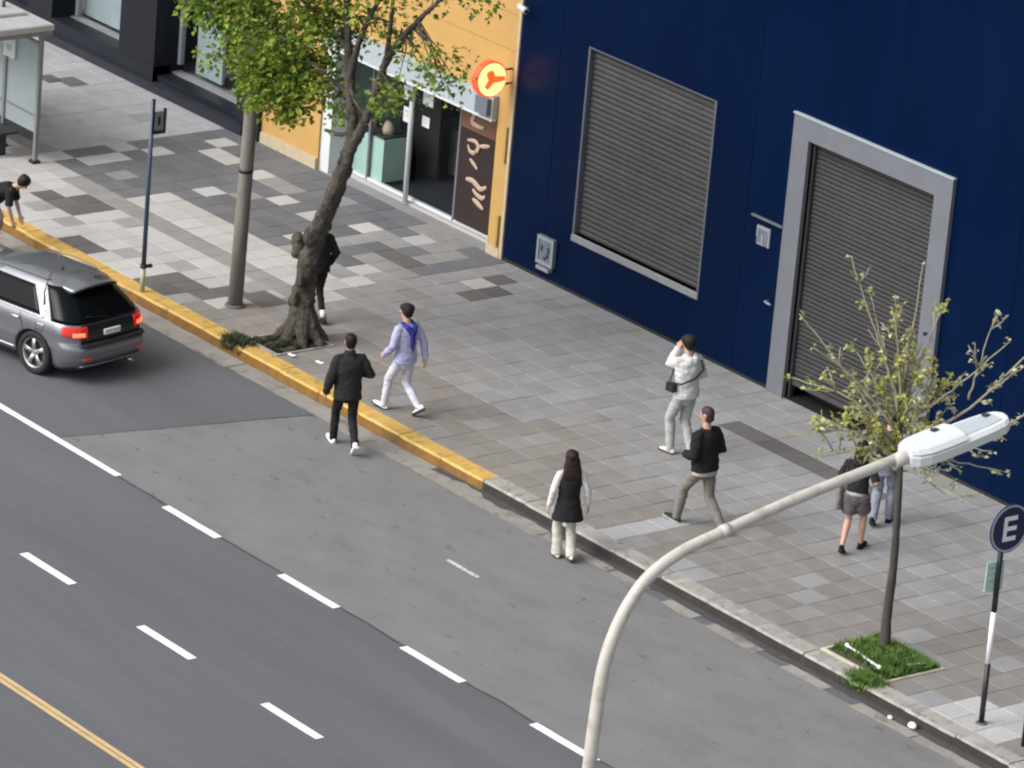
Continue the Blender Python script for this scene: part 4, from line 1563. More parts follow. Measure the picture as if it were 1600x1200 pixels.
def side_patch(name, m, xb0, xb1, xt0, xt1, z0, z1, off=.006, right=False, nu=10, nv=6):
    def f(u, v):
        z = z0 + (z1 - z0) * v
        x = (xb0 + (xt0 - xb0) * v) * (1 - u) + (xb1 + (xt1 - xb1) * v) * u
        return side_i(x, z, right), z
    return patch(name, m, 0, 1, z0, z1, off, nu, nv, f=f)


for rt_ in (False, True):
    side_patch('side_window', 'car_glass', -.60, .12, -.04, .16, 1.045, 1.44, right=rt_)
    side_patch('side_window', 'car_glass', .20, 1.42, .22, 1.08, 1.045, 1.44, right=rt_, nu=16)
    side_patch('window_trim', 'chrome', -.70, 1.55, -.70, 1.55, 1.012, 1.035, .010, rt_, 20, 1)
    side_patch('door_seam', 'car_black', .150, .162, .150, .162, .36, 1.0, .003, rt_, 1, 10)
    side_patch('door_seam', 'car_black', 1.13, 1.142, 1.02, 1.032, .72, 1.0, .003, rt_, 1, 10)
    side_patch('door_seam', 'car_black', -.95, -.938, -.95, -.938, .36, 1.0, .003, rt_, 1, 10)
    side_patch('sill_trim', 'chrome', -.90, .95, -.90, .95, .325, .36, .010, rt_, 20, 1)
    side_patch('sill_panel', 'car_plastic', -.92, .97, -.92, .97, .21, .315, .004, rt_, 20, 2)
    side_patch('fuel_flap' if not rt_ else 'side_crease', 'car_paint', 1.42, 1.60, 1.42, 1.60, .80, .93, .003, rt_, 4, 4)
    for x in (-.05, .95):
        z = .90
        p = op(side_i(x, z, rt_), z, .03)
        s = 1 if rt_ else -1
        MB().tube([(p.x - .10, p.y - s * .02, z), (p.x - .06, p.y, z + .005), (p.x + .07, p.y, z + .005), (p.x + .10, p.y - s * .02, z)], [(.012, .016)] * 4, 8).build('door_handle', 'chrome', car)
    # mirror
    p = op(side_i(-.55, 1.06, rt_), 1.06, .02)
    s = 1 if rt_ else -1
    mi_ = MB().ball((p.x, p.y + s * .12, 1.10), (.07, .11, .075), 12, 8).build('door_mirror', 'car_paint', car)
    B('mirror_glass', 'car_glass', mi_, p.x + .066, p.x + .074, p.y + s * .12 - .075, p.y + s * .12 + .075, 1.055, 1.145)
    # roof rail
    y = s * .535
    MB().tube([(.12, y * .98, 1.50), (.20, y, 1.565), (.75, y * 1.02, 1.582), (1.22, y * .98, 1.572), (1.30, y * .93, 1.555)], [.012, .013, .013, .013, .012], 8).build('roof_rail', 'steel_frame', car)
# windscreen, rear glass, tailgate
i0 = I_RS + NS + NC - 1
patch('windscreen', 'car_glass', i0 + 1, i0 + NR - 2, 1.05, 1.47, .006, 14, 8)
rg_ = patch('rear_window', 'car_glass', I_RL - 2.5, I_RR + NC + 1.5, 1.02, 1.50, .010, 40, 8)
MB().tube([op(I_RE + 8.5, 1.06, .022), op(I_RE + 4, 1.09, .024), op(I_RE + 1, 1.12, .022)], [.008, .008, .006], 6).build('wiper', 'car_black', rg_)
patch('tailgate', 'car_black', I_RL + 9, I_RR + 2, .715, 1.005, .006, 26, 6)
# tail lights wrap the corners
for (a, b) in ((I_RL + 2.5, I_RE + .6), (I_RR + NC - 3.5, I_RR - 1.6)):
    t = patch('tail_light', 'tail_red', a, b, .76, 1.005, .020, 16, 6, f=lambda u, v, a=a, b=b: (a + (b - a) * u, .80 + .05 * (1 - u) + (.185 - .05 * (1 - u)) * v))
    m0 = a + (b - a) * .40
    m1 = a + (b - a) * .90
    patch('lit_lamp', 'tail_lit', m0, m1, .835, .895, .027, 8, 3, parent=t)
# bumper
patch('bumper_skid', 'chrome', I_RL + 8, I_RR + 3, .285, .345, .038, 26, 2)
patch('bumper_lower', 'car_plastic', I_RL + 2, I_RR + NC - 3, .20, .295, .012, 30, 3)
patch('bumper_step', 'car_plastic', I_RL + 8, I_RR + 3, .668, .712, .030, 26, 2)
for k in (I_RE - 1, I_RE + NR):
    patch('reflector', 'tail_red', k - 1.6, k + 1.6, .44, .475, .008, 4, 1)
pl = op(I_RE + 8.5, .83, .02)
npl = B('number_plate', 'sign_white', car, pl.x - .02, pl.x + .012, -.17, .17, .80, .89)
for k, y in enumerate((-.15, -.10, -.05, .04, .09, .14)):
    B('plate_character', 'lamp_grey', npl, pl.x + .012, pl.x + .014, y - .014, y + .014, .825, .875)
# roof spoiler
def spo(u, v, dz, dx):
    e = abs(2 * u - 1)
    return V((1.30 + (.56 + dx) * v - .10 * e ** 2 * v, (-.50 + 1.0 * u) * (1 - .05 * v), 1.606 + dz - .05 * v - .085 * e ** 2.6))


sp = MB().grid(lambda u, v: spo(u, v, 0, 0), 18, 6, 0, lambda u, v: spo(u, v, -.035, -.01)).build('roof_spoiler', 'car_paint', car)
MB().grid(lambda u, v: spo(u, 1, -.006 - .03 * v, .006), 16, 1, 0, lambda u, v: spo(u, .9, -.006 - .03 * v, 0)).build('spoiler_edge', 'car_black', sp)
MB().tube([(1.60, .14, 1.57), (1.66, .14, 1.625), (1.70, .14, 1.56)], [(.025, .02), (.012, .016), (.01, .01)], 8).build('antenna', 'car_black', car)
MB().tube([(1.12, -.10, 1.60), (1.14, -.10, 1.65)], [.03, .022], 8).build('roof_knob', 'car_black', car)


def make_wheel(x, s):
    w = MB()
    prof = [(.235, -.095), (.28, -.108), (.318, -.10), (.335, -.07), (.335, .07), (.318, .10), (.28, .108), (.235, .095)]
    n = 40
    vs = []
    for k in range(n):
        a = 2 * pi * k / n
        vs += [(r * cos(a), y, r * sin(a)) for r, y in prof]
    K = len(prof)
    fs = [(k * K + j, k * K + (j + 1) % K, ((k + 1) % n) * K + (j + 1) % K, ((k + 1) % n) * K + j) for k in range(n) for j in range(K)]
    w.add(vs, fs, 0, True)
    tyre = w.build('wheel', 'tyre', car)
    tyre.location = (x, s * .775, WR / .90)
    tyre.scale = (1, 1 / .95, 1 / .90)
    if s < 0:
        tyre.rotation_euler = (0, 0, pi)
    r = MB()
    n = 40
    prof = [(.242, .04), (.242, .088), (.228, .096), (.220, .06), (.216, -.05), (.242, -.05)]
    vs = []
    for k in range(n):
        a = 2 * pi * k / n
        vs += [(q * cos(a), y, q * sin(a)) for q, y in prof]
    K = len(prof)
    r.add(vs, [(k * K + j, k * K + (j + 1) % K, ((k + 1) % n) * K + (j + 1) % K, ((k + 1) % n) * K + j) for k in range(n) for j in range(K)], 0, True)
    for k in range(5):
        a = 2 * pi * k / 5 + .2
        T = Matrix.Rotation(-a, 4, 'Y')
        r.tube([T @ V((.03, .06, 0)), T @ V((.12, .078, 0)), T @ V((.226, .072, 0))], [(.040, .016), (.032, .016), (.044, .014)], 8, side=T @ V((0, 0, 1)))
    r.tube([(0, .0, 0), (0, .082, 0)], [.045, .04], 16)
    r.build('rim', 'alloy', tyre)
    d = MB()
    d.tube([(0, -.03, 0), (0, .02, 0)], [.214, .214], 28)
    d.build('brake_disc', 'car_plastic', tyre)


for x in (WXR, WXF):
    for s in (-1, 1):
        make_wheel(x, s)
B('underbody', 'car_plastic', car, -1.9, 1.9, -.60, .60, .17, .24)
MB().tube([(2.0, .45, .23), (2.2, .45, .23)], [.03, .03], 10).build('exhaust', 'chrome', car)
for s in (-1, 1):
    i_f = I_RS + NS + (3 if s > 0 else NC + NR + 3)
    patch('headlight', 'box_light', i_f, i_f + 6, .68, .82, .01, 8, 3)
patch('grille', 'car_black', i0 + 3, i0 + NR - 4, .45, .78, .008, 10, 4)


# ================================================================== PEOPLE
def ik(a, b, l1, l2, bend):
    a, b, bend = V(a), V(b), V(bend)
    d = b - a
    L = min(d.length, (l1 + l2) * .999)
    dn = d.normalized()
    x = (l1 * l1 - l2 * l2 + L * L) / (2 * L)
    h = sqrt(max(0, l1 * l1 - x * x))
    bb = bend - dn * bend.dot(dn)
    bb.normalize()
    return a + dn * x + bb * h


SKIN = {'light': (0.48, 0.285, 0.205), 'tan': (0.36, 0.205, 0.14)}
for k, c_ in SKIN.items():
    M['skin_' + k] = mat('skin_' + k, c_, 0.55, 0.06, 12)
_cl = {}


def cloth(col, rough=.9):
    key = tuple(round(c, 4) for c in col)
    if key not in _cl:
        nme = 'cloth_%d' % len(_cl)
        M[nme] = mat(nme, col, rough, .10, 14, .25, 160, spec=.25)
        _cl[key] = nme
    return _cl[key]


def hand(mb, wrist, dirn, palm_n, thumb_dir, s, curl=.5):
    """palm plus five bent fingers as one extra mesh"""
    dirn = V(dirn).normalized()
    pn = V(palm_n)
    pn = (pn - dirn * pn.dot(dirn)).normalized()
    sd = dirn.cross(pn)
    if sd.dot(V(thumb_dir)) < 0:
        sd = -sd
    w = V(wrist)
    mb.tube([w - dirn * .01, w + dirn * .03 * s, w + dirn * .085 * s], [(.026 * s, .017 * s), (.037 * s, .018 * s), (.038 * s, .014 * s)], 10, side=sd, round_cap=True)
    for k, (o, l) in enumerate(((.028, .074), (.010, .082), (-.009, .076), (-.027, .06))):
        b = w + dirn * .08 * s + sd * o * s
        pts = [b]
        d = dirn.copy()
        for j in range(3):
            ang = curl * (.35, .6, .5)[j]
            d = (d * cos(ang) + pn * sin(ang)).normalized()
            pts.append(pts[-1] + d * l * s * (.45, .32, .23)[j])
        mb.tube(pts, [.0092 * s, .0088 * s, .008 * s, .0065 * s], 7, side=sd, round_cap=True)
    b = w + dirn * .025 * s + sd * .03 * s
    d1 = (dirn * .75 + sd * .65 + pn * .25).normalized()
    d2 = (dirn * .95 + sd * .15 + pn * .35).normalized()
    mb.tube([b - sd * .01 * s, b + d1 * .035 * s, b + d1 * .035 * s + d2 * .03 * s], [.0125 * s, .0105 * s, .008 * s], 7, side=pn, round_cap=True)


def person(label, loc, rz, H, pose, wear, seed):
    """local frame: +y forward, +x to the person's right, z up; built at true size"""
    s = H / 1.74
    root = thing('person', label, 'person', loc, rz, 'people walking on the street')
    g = pose.get
    drop = g('drop', .015) * s
    hipz = .93 * s - drop
    lean = g('lean', .03) * s
    pel = V((0, 0, hipz))
    hipw = .088 * s
    feet = {}
    legs = {}
    for side, sg_ in (('L', -1), ('R', 1)):
        fx, fy, lift, pitch, toe = pose['foot' + side]
        heel = V((sg_ * (.085 + fx) * s, fy * s, lift * s))
        ank = heel + V((0, 0, .085 * s))
        hip = pel + V((sg_ * hipw, 0, -.02 * s))
        knee = ik(hip, ank, .435 * s, .43 * s, (sg_ * .08, 1, .05))
        L = (ank - hip).length
        mx = .86 * s
        if L > mx:
            ank = hip + (ank - hip) * (mx / L)
            knee = (hip + ank) / 2 + V((0, .012, 0))
        legs[side] = (hip, knee, ank)
        feet[side] = (ank, pitch, toe * sg_)
    tw_ = g('twist', 0.0)
    chest = V((0, lean * .7, 1.22 * s - drop))
    neckb = V((0, lean * 1.15, 1.455 * s - drop))
    headc = V((g('headx', 0) * s, lean * 1.35 + (.015 + g('heady', 0)) * s, 1.622 * s - drop + g('headz', 0) * s))
    BR = Matrix.Rotation(-g('bend', 0.0), 4, 'X')
    U = lambda p_: pel + BR @ (V(p_) - pel)
    chest, neckb, headc = U(chest), U(neckb), U(headc)
    shw = .178 * s * g('shw', 1)
    arms = {}
    for side, sg_ in (('L', -1), ('R', 1)):
        sh_ = U((sg_ * shw, lean * 1.0 - sg_ * tw_ * .04, 1.405 * s - drop))
        hx_, hy_, hz_ = pose['hand' + side]
        hnd = V((sg_ * hx_ * s, hy_ * s, hz_ * s))
        d = hnd - sh_
        if d.length > .535 * s:
            hnd = sh_ + d.normalized() * .535 * s
        el = ik(sh_, hnd, .29 * s, .255 * s, pose.get('elb' + side, (sg_ * .5, -1, -.1)))
        arms[side] = (sh_, el, hnd)
    X = (1, 0, 0)
    hyaw = g('hyaw', 0.0)
    HR = Matrix.Rotation(hyaw, 4, 'Z') @ Matrix.Rotation(g('hpitch', 0.0), 4, 'X')

    # ---------- continuous body, slimmer where cloth covers it
    lend = wear['legs'][1] if 'legs' in wear else 0
    kl = (.72, .72, .72, .72, .70, .72, .85) if lend >= 1 else (.75, .80, .98, 1, 1, 1, 1)
    slv = wear.get('sleeve', 1.0)
    ka = (.75, .75, .75, .75, .95) if slv > .6 else (.8, .9, 1, 1, 1)
    b = MB()
    b.tube([pel + V((0, 0, -.10 * s)), pel + V((0, -.005, 0)), pel + V((0, 0, .10 * s)), chest.lerp(pel, .35), chest + V((0, 0, .06 * s)), neckb + V((0, -.005, -.05 * s)), neckb],
           [(.085 * s, .07 * s), (.125 * s, .085 * s), (.11 * s, .08 * s), (.11 * s, .08 * s), (.13 * s, .085 * s), (.10 * s, .06 * s), (.058 * s, .053 * s)], 16, side=X, round_cap=True)
    b.tube([neckb + V((0, -.01, -.04 * s)), neckb.lerp(headc, .5), headc + V((0, -.01, -.03 * s))], [.062 * s, .053 * s, .056 * s], 12, side=X, round_cap=True)
    hp = [(-.118, .026, .030, .040), (-.098, .043, .052, .026), (-.06, .058, .076, .010), (-.015, .068, .090, .002), (.03, .0745, .097, -.004), (.06, .072, .093, -.007), (.085, .062, .080, -.009), (.104, .045, .058, -.010), (.115, .024, .032, -.010)]
    b.tube([headc + HR @ V((0, y * s, z * s)) for z, rx, ry, y in hp], [(rx * s, ry * s) for z, rx, ry, y in hp], 16, side=HR @ V(X), round_cap=False)
    b.tube([headc + HR @ V((0, .082 * s, .018 * s)), headc + HR @ V((0, .103 * s, -.012 * s)), headc + HR @ V((0, .110 * s, -.030 * s))], [.011 * s, .014 * s, .016 * s], 8, round_cap=True)
    for sg_ in (-1, 1):
        b.tube([headc + HR @ V((sg_ * .072 * s, -.012 * s, -.03 * s)), headc + HR @ V((sg_ * .081 * s, -.018 * s, .028 * s))], [(.012 * s, .020 * s), (.012 * s, .026 * s)], 8, side=HR @ V(X), round_cap=True)
    ex = MB()
    for side, sg_ in (('L', -1), ('R', 1)):
        a, e, h = arms[side]
        b.tube([a + V((-sg_ * .03 * s, 0, 0)), a.lerp(e, .35), e, e.lerp(h, .35), h], [r_ * k_ * s for r_, k_ in zip((.052, .046, .037, .038, .026), ka)], 12, round_cap=True)
        d = (h - e).normalized()
        d = (d + V(pose.get('hd' + side, (0, 0, 0)))).normalized()
        hand(ex, h + d * .0, d, pose.get('pn' + side, (-sg_, .2, 0)), pose.get('td' + side, (0, 1, 0)), s, g('curl' + side, .55))
        hip, kn, an = legs[side]
        b.tube([hip + V((0, 0, .03 * s)), hip.lerp(kn, .35), kn.lerp(hip, .14), kn, kn.lerp(an, .32) + V((0, -.012 * s, 0)), kn.lerp(an, .72), an, an + V((0, .0, -.02 * s))],
               [.082 * kl[0] * s, .078 * kl[1] * s, .060 * kl[2] * s, .055 * kl[3] * s, .056 * kl[4] * s, .042 * kl[5] * s, .036 * kl[6] * s, .036 * kl[6] * s], 12, side=X, round_cap=True)
        ank, pitch, toe = feet[side]
        FR = Matrix.Rotation(-toe, 4, 'Z') @ Matrix.Rotation(pitch, 4, 'X')
        b.tube([ank + FR @ V((0, -.04 * s, -.05 * s)), ank + FR @ V((0, .05 * s, -.05 * s)), ank + FR @ V((0, .15 * s, -.065 * s))], [(.03 * s, .03 * s), (.036 * s, .028 * s), (.036 * s, .015 * s)], 10, side=FR @ V(X), round_cap=True)
    skin = 'skin_' + wear.get('skin', 'light')
    garment(b, .0105, 3, 0, 'body', skin, root, extra=ex)
    for sg_ in (-1, 1):
        e = MB().ball((0, 0, 0), (.013 * s, .009 * s, .008 * s), 8, 6).build('eye', 'black_metal', root)
        e.location = headc + HR @ V((sg_ * .031 * s, .080 * s, .012 * s))
    m_ = MB().tube([(-.022 * s, 0, 0), (0, .007 * s, -.001), (.022 * s, 0, 0)], [.004 * s, .0065 * s, .004 * s], 6).build('mouth', 'tail_red' if False else cloth((.30, .12, .10)), root)
    m_.location = headc + HR @ V((0, .084 * s, -.066 * s))
    m_.rotation_euler = (0, 0, hyaw)

    # ---------- trousers, shorts
    if 'legs' in wear:
        col, end, r_th, r_kn, r_hem = wear['legs']
        t = MB()
        t.tube([pel + V((0, 0, -.10 * s)), pel + V((0, -.008 * s, -.02 * s)), pel + V((0, 0, .09 * s))], [(.125 * s, .10 * s), (.156 * s, .112 * s), (.138 * s, .096 * s)], 18, side=X, round_cap=True)
        for side, sg_ in (('L', -1), ('R', 1)):
            hip, kn, an = legs[side]
            an2 = an + V((0, -.005, -.035 * s))
            if end >= 1:
                t.tube([hip + V((0, 0, .02 * s)), hip.lerp(kn, .4), kn, kn.lerp(an2, .35) + V((0, -.008 * s, 0)), kn.lerp(an2, .7), an2], [r_th * s, r_th * .93 * s, r_kn * s, (r_kn * .7 + r_hem * .3) * s, (r_kn * .35 + r_hem * .65) * s, r_hem * s], 14, side=X)
            else:
                e2 = hip.lerp(kn, end)
                t.tube([hip + V((0, 0, .02 * s)), hip.lerp(e2, .5), e2], [r_th * s, (r_th + r_hem) / 2 * s, r_hem * s], 14, side=X)
        garment(t, .0115, 7, .009, 'trousers' if end >= 1 else 'shorts', cloth(col), root, seed)
    # ---------- top
    col = wear['top']
    bulk = wear.get('bulk', 1.0)
    hem = wear.get('hem', .86) * s - drop
    k = bulk
    flare = wear.get('flare', 1.0)
    t = MB()
    hemp = V((0, -.004 * s, hem))
    t.tube([hemp, hemp.lerp(chest, .3), hemp.lerp(chest, .65), chest + V((0, 0, .05 * s)), U((0, lean * 1.05, 1.37 * s - drop)), U((0, lean * 1.12, 1.435 * s - drop)), neckb + V((0, -.006, .01 * s))],
           [(.176 * s * k * flare, .134 * s * k * flare), (.170 * s * k * (.5 + .5 * flare), .130 * s * k * (.5 + .5 * flare)), (.162 * s * k, .122 * s * k), (.182 * s * k, .128 * s * k), (.178 * s * k, .112 * s * k), (.12 * s, .085 * s), (.070 * s, .068 * s)], 20, side=X)
    sl = wear.get('sleeve', 1.0)
    sr = wear.get('sr', .058) * s * (.5 + .5 * bulk)
    own = wear.get('sleeve_col')
    t2 = MB() if own else t
    for side, sg_ in (('L', -1), ('R', 1)):
        a, e, h = arms[side]
        a2 = a + V((-sg_ * .05 * s, 0, -.012 * s))
        a = a + V((-sg_ * .012 * s, 0, -.016 * s))
        if sl <= 0:
            continue
        if sl < .6:
            e2 = a.lerp(e, sl / .55)
            t2.tube([a2, a, e2], [sr * 1.0, sr * 1.12, sr * 1.15], 12)
        else:
            h2 = e.lerp(h, .98)
            t2.tube([a2, a, a.lerp(e, .5), e, e.lerp(h2, .55), h2], [sr * .85, sr * 1.06, sr * 1.04, sr * .96, sr * .9, sr * .74], 12, round_cap=True)
    if own:
        t2.tube([chest + V((0, 0, .02 * s)), U((0, lean * 1.05, 1.36 * s - drop)), neckb + V((0, -.004, .0))], [(.155 * s, .105 * s), (.165 * s, .098 * s), (.066 * s, .064 * s)], 18, side=X)
        garment(t2, .0115, 8, .007, 'shirt', cloth(own), root, seed + 3)
        garment(t, .0115, 8, .008, 'vest', cloth(col), root, seed + 1)
    else:
        if wear.get('hood'):
            t.tube([neckb + V((-.075 * s, -.045 * s, .015 * s)), neckb + V((-.05 * s, -.10 * s, -.03 * s)), neckb + V((0, -.125 * s, -.055 * s)), neckb + V((.05 * s, -.10 * s, -.03 * s)), neckb + V((.075 * s, -.045 * s, .015 * s))],
                   [.035 * s, .045 * s, .052 * s, .045 * s, .035 * s], 10, round_cap=True)
        if wear.get('collar'):
            t.tube([neckb + V((0, -.006, -.02 * s)), neckb + V((0, 0, .055 * s))], [(.085 * s, .085 * s), (.076 * s, .078 * s)], 14, side=X)
        garment(t, .0115, 9, wear.get('wr', .010), wear.get('top_name', 'jacket'), cloth(col), root, seed + 1)
    if 'shirt_hem' in wear:                               # lighter hem that shows under the top
        hz = hem - .045 * s
        q = MB().tube([V((0, -.004 * s, hz)), V((0, -.004 * s, hem + .06 * s))], [(.166 * s * k, .12 * s * k), (.163 * s * k, .118 * s * k)], 18, side=X)
        garment(q, .0115, 2, .006, 'shirt_hem', cloth(wear['shirt_hem']), root, seed + 5)
    # ---------- shoes
    sc_, so_ = wear['shoes']
    for side, sg_ in (('L', -1), ('R', 1)):
        ank, pitch, toe = feet[side]
        FR = Matrix.Rotation(-toe, 4, 'Z') @ Matrix.Rotation(pitch, 4, 'X')
        fx = lambda p: ank + FR @ (V(p) * s)
        q = MB()
        q.tube([fx((0, -.065, -.035)), fx((0, -.03, -.035)), fx((0, .04, -.040)), fx((0, .11, -.052)), fx((0, .165, -.060)), fx((0, .195, -.066))],
               [(.026 * s, .034 * s), (.037 * s, .042 * s), (.041 * s, .040 * s), (.046 * s, .030 * s), (.042 * s, .022 * s), (.022 * s, .012 * s)], 12, side=FR @ V(X), round_cap=True)
        q.tube([fx((0, -.012, -.04)), fx((0, -.008, .012))], [(.042 * s, .048 * s), (.042 * s, .046 * s)], 12, side=FR @ V(X))
        shoe = garment(q, .009, 3, 0, 'shoe', cloth(sc_, .6), root)
        ol = MB()
        poly = [(.030, -.075), (.040, -.03), (.042, .05), (.050, .12), (.044, .175), (.022, .205), (-.022, .205), (-.044, .175), (-.050, .12), (-.042, .05), (-.040, -.03), (-.030, -.075)]
        vs = [fx((x, y, -.085)) for x, y in poly] + [fx((x, y, -.058)) for x, y in poly]
        n_ = len(poly)
        ol.add(vs, [(i, (i + 1) % n_, n_ + (i + 1) % n_, n_ + i) for i in range(n_)])
        ol.add(vs, [tuple(range(n_)), tuple(range(n_, 2 * n_))])
        ol.build('sole', cloth(so_, .7), shoe)
        if 'sock' in wear:
            hip, kn, an = legs[side]
            MB().tube([an + V((0, 0, -.01 * s)), an.lerp(kn, .28)], [.043 * s, .047 * s], 12, side=X).build('sock', cloth(wear['sock']), root)
    # ---------- hair
    hc = wear.get('hair_col', (.012, .010, .009))
    q = MB()
    if wear.get('hair') != 'bald':
        rr = [(-.085, .046, .036, -.060), (-.055, .068, .060, -.044), (-.015, .081, .080, -.030), (.025, .086, .094, -.021), (.06, .084, .098, -.015), (.09, .073, .088, -.013), (.112, .054, .066, -.013), (.126, .030, .038, -.013)]
        vol = wear.get('hair_vol', 1.0)
        q.tube([headc + HR @ V((0, y * s, z * s * (1 + .1 * (vol - 1)))) for z, rx, ry, y in rr], [(rx * s * vol, ry * s * vol) for z, rx, ry, y in rr], 18, side=HR @ V(X), round_cap=False)
        if wear.get('hair') == 'fringe':
            q.tube([headc + HR @ V((-.055 * s, .062 * s, .060 * s)), headc + HR @ V((0, .088 * s, .066 * s)), headc + HR @ V((.055 * s, .062 * s, .060 * s))], [.028 * s, .026 * s, .028 * s], 10, round_cap=True)
        if wear.get('hair') == 'long':
            ln = wear.get('hair_len', .36)
            hw = wear.get('hair_w', 1.0)
            back = headc + HR @ V((0, -.045 * s, 0))
            q.tube([headc + HR @ V((0, -.03 * s, .06 * s)), back + V((0, -.01 * s, -.04 * s)), back + V((0, -.045 * s, -.14 * s)), back + V((0, -.075 * s, -.24 * s)), back + V((0, -.085 * s, -ln * s))],
                   [(.086 * s, .075 * s), (.092 * s * hw, .065 * s), (.105 * s * hw, .05 * s), (.115 * s * hw, .042 * s), (.085 * s * hw, .030 * s)], 16, side=HR @ V(X), round_cap=True)
        garment(q, .0085, 5, .005, 'hair', cloth(hc, .6), root, seed + 7)
    else:
        rr = [(-.06, .052, .045, -.046), (-.03, .074, .066, -.032), (.005, .0775, .080, -.022), (.04, .078, .088, -.018), (.06, .072, .083, -.018)]
        q.tube([headc + HR @ V((0, y * s, z * s)) for z, rx, ry, y in rr], [(rx * s, ry * s) for z, rx, ry, y in rr], 16, side=HR @ V(X))
        garment(q, .010, 2, .002, 'hair', cloth(hc, .7), root, seed + 7)
    return root, dict(s=s, pel=pel, chest=chest, neck=neckb, head=headc, HR=HR, arms=arms, legs=legs, hem=hem, drop=drop)


def walk(l, r, ll=0.0, rl=0.0, lp=0.0, rp=0.0, **k):
    d = dict(footL=(0, l, ll, lp, .08), footR=(0, r, rl, rp, .08))
    d.update(k)
    return d


BLK = (.018, .018, .020)
# man in black on the road edge
person('person in black jacket and trousers with white shoes on the road beside yellow kerb', (-2.42, -.84, -.025), rad(68), 1.80,
       walk(.30, -.30, 0.0, .10, .18, -.75, handL=(.30, .04, .86), handR=(.22, .22, 1.10), drop=.03, lean=.04, hyaw=.1),
       dict(top=(.022, .021, .023), bulk=1.20, hem=.80, sr=.068, legs=((.016, .016, .018), 1, .090, .066, .056), shoes=((.72, .72, .70), (.70, .70, .68)), collar=True, skin='tan', wr=.011), 1)
# person in white with a blue hood
p, J = person('person in white trousers and pale lilac hoodie with deep blue hood beside the kerb', (-2.93, .57, .15), rad(98), 1.74,
              walk(.30, -.28, .0, .10, .25, -.60, handL=(.24, .20, .92), handR=(.26, -.16, .86), drop=.03, lean=.03, hyaw=.35),
              dict(top=(.38, .39, .58), bulk=1.10, hem=.84, sr=.062, legs=((.56, .57, .66), 1, .088, .068, .055), shoes=((.78, .78, .78), (.03, .03, .035)), hair='fringe', hair_vol=1.1, skin='light', top_name='hoodie'), 2)
s = J['s']
nk = J['neck']
q = MB()
q.tube([nk + V((-.09 * s, .0, .0)), nk + V((-.07 * s, -.10 * s, -.05 * s)), nk + V((-.01 * s, -.145 * s, -.14 * s)), nk + V((.0, -.150 * s, -.30 * s)), nk + V((.01, -.145 * s, -.44 * s))],
       [.035, .05, .055, .04, .015], 10, round_cap=True)
q.tube([nk + V((.09 * s, .0, .0)), nk + V((.07 * s, -.10 * s, -.05 * s)), nk + V((.01 * s, -.145 * s, -.14 * s))], [.035, .05, .05], 10, round_cap=True)
garment(q, .010, 3, .006, 'hood', cloth((.030, .040, .24)), p, 4)
# woman in long black vest
person('person with long dark hair, black tunic vest and white sleeves walking on the road edge', (2.50, -.58, -.025), rad(66), 1.62,
       walk(.10, -.10, .0, .03, .05, -.25, handL=(.31, .02, .80), handR=(.33, .02, .80), drop=.005, hyaw=.0),
       dict(top=(.015, .015, .017), bulk=1.02, hem=.66, flare=1.42, sleeve_col=(.62, .61, .60), sr=.056, legs=((.50, .47, .43), 1, .085, .076, .085), shoes=((.70, .69, .67), (.05, .05, .05)),
            hair='long', hair_len=.30, hair_w=1.35, hair_vol=1.2, hair_col=(.022, .012, .010), skin='light'), 5)
# man in white hoodie
p, J = person('person in white hoodie and pale grey trousers holding a hand to the face', (.27, 3.33, .15), rad(92), 1.86,
              walk(.13, -.12, .0, .02, .05, -.25, handL=(.06, .20, 1.50), elbL=(-.25, .25, -1), handR=(.20, .24, 1.06), drop=.005, lean=.03, hyaw=.2, pnL=(1, 0, 0), hpitch=-.15),
              dict(top=(.56, .56, .55), bulk=1.14, hem=.86, sr=.066, legs=((.37, .38, .37), 1, .095, .076, .060), shoes=((.60, .55, .52), (.06, .06, .06)), hair='fringe', hair_vol=1.12, hood=True, skin='light', top_name='hoodie'), 6)
s = J['s']
q = MB()
c = J['chest']
q.tube([c + V((-.24 * s, .02, -.13 * s)), c + V((-.20 * s, -.12 * s, -.11 * s)), c + V((0, -.165 * s, -.05 * s)), c + V((.16 * s, -.15 * s, .06 * s)), c + V((.20 * s, -.02 * s, .19 * s)), c + V((.10 * s, .10 * s, .19 * s)), c + V((-.1 * s, .17 * s, .0)), c + V((-.22 * s, .1 * s, -.12 * s)), c + V((-.24 * s, .02, -.13 * s))], [(.008, .017)] * 9, 6)
st = tag(q.build('crossbody_bag', 'black_metal'), 'small black crossbody bag worn over the white hoodie', 'bag')
B('pouch', 'black_metal', st, c.x - .29 * s, c.x - .20 * s, -.02, .13, c.z - .25 * s, c.z - .13 * s)
st.location = p.location
st.rotation_euler = p.rotation_euler
# older man in black jacket
person('short-haired person in black jacket and grey-brown trousers striding on the pavement', (2.71, 1.68, .15), rad(98), 1.86,
       walk(.34, -.34, .0, .03, .20, -.40, handL=(.17, .20, 1.02), handR=(.17, .18, 1.0), elbL=(-.5, -1, 0), elbR=(.45, -1, 0), drop=.05, lean=.03, hyaw=.25, hpitch=-.15),
       dict(top=(.013, .013, .015), bulk=1.24, hem=.88, sr=.074, shirt_hem=(.42, .40, .36), legs=((.19, .178, .158), 1, .092, .074, .056), shoes=((.016, .014, .013), (.35, .34, .32)), hair='short', hair_vol=.97, hair_col=(.045, .036, .032), skin='light'), 9)
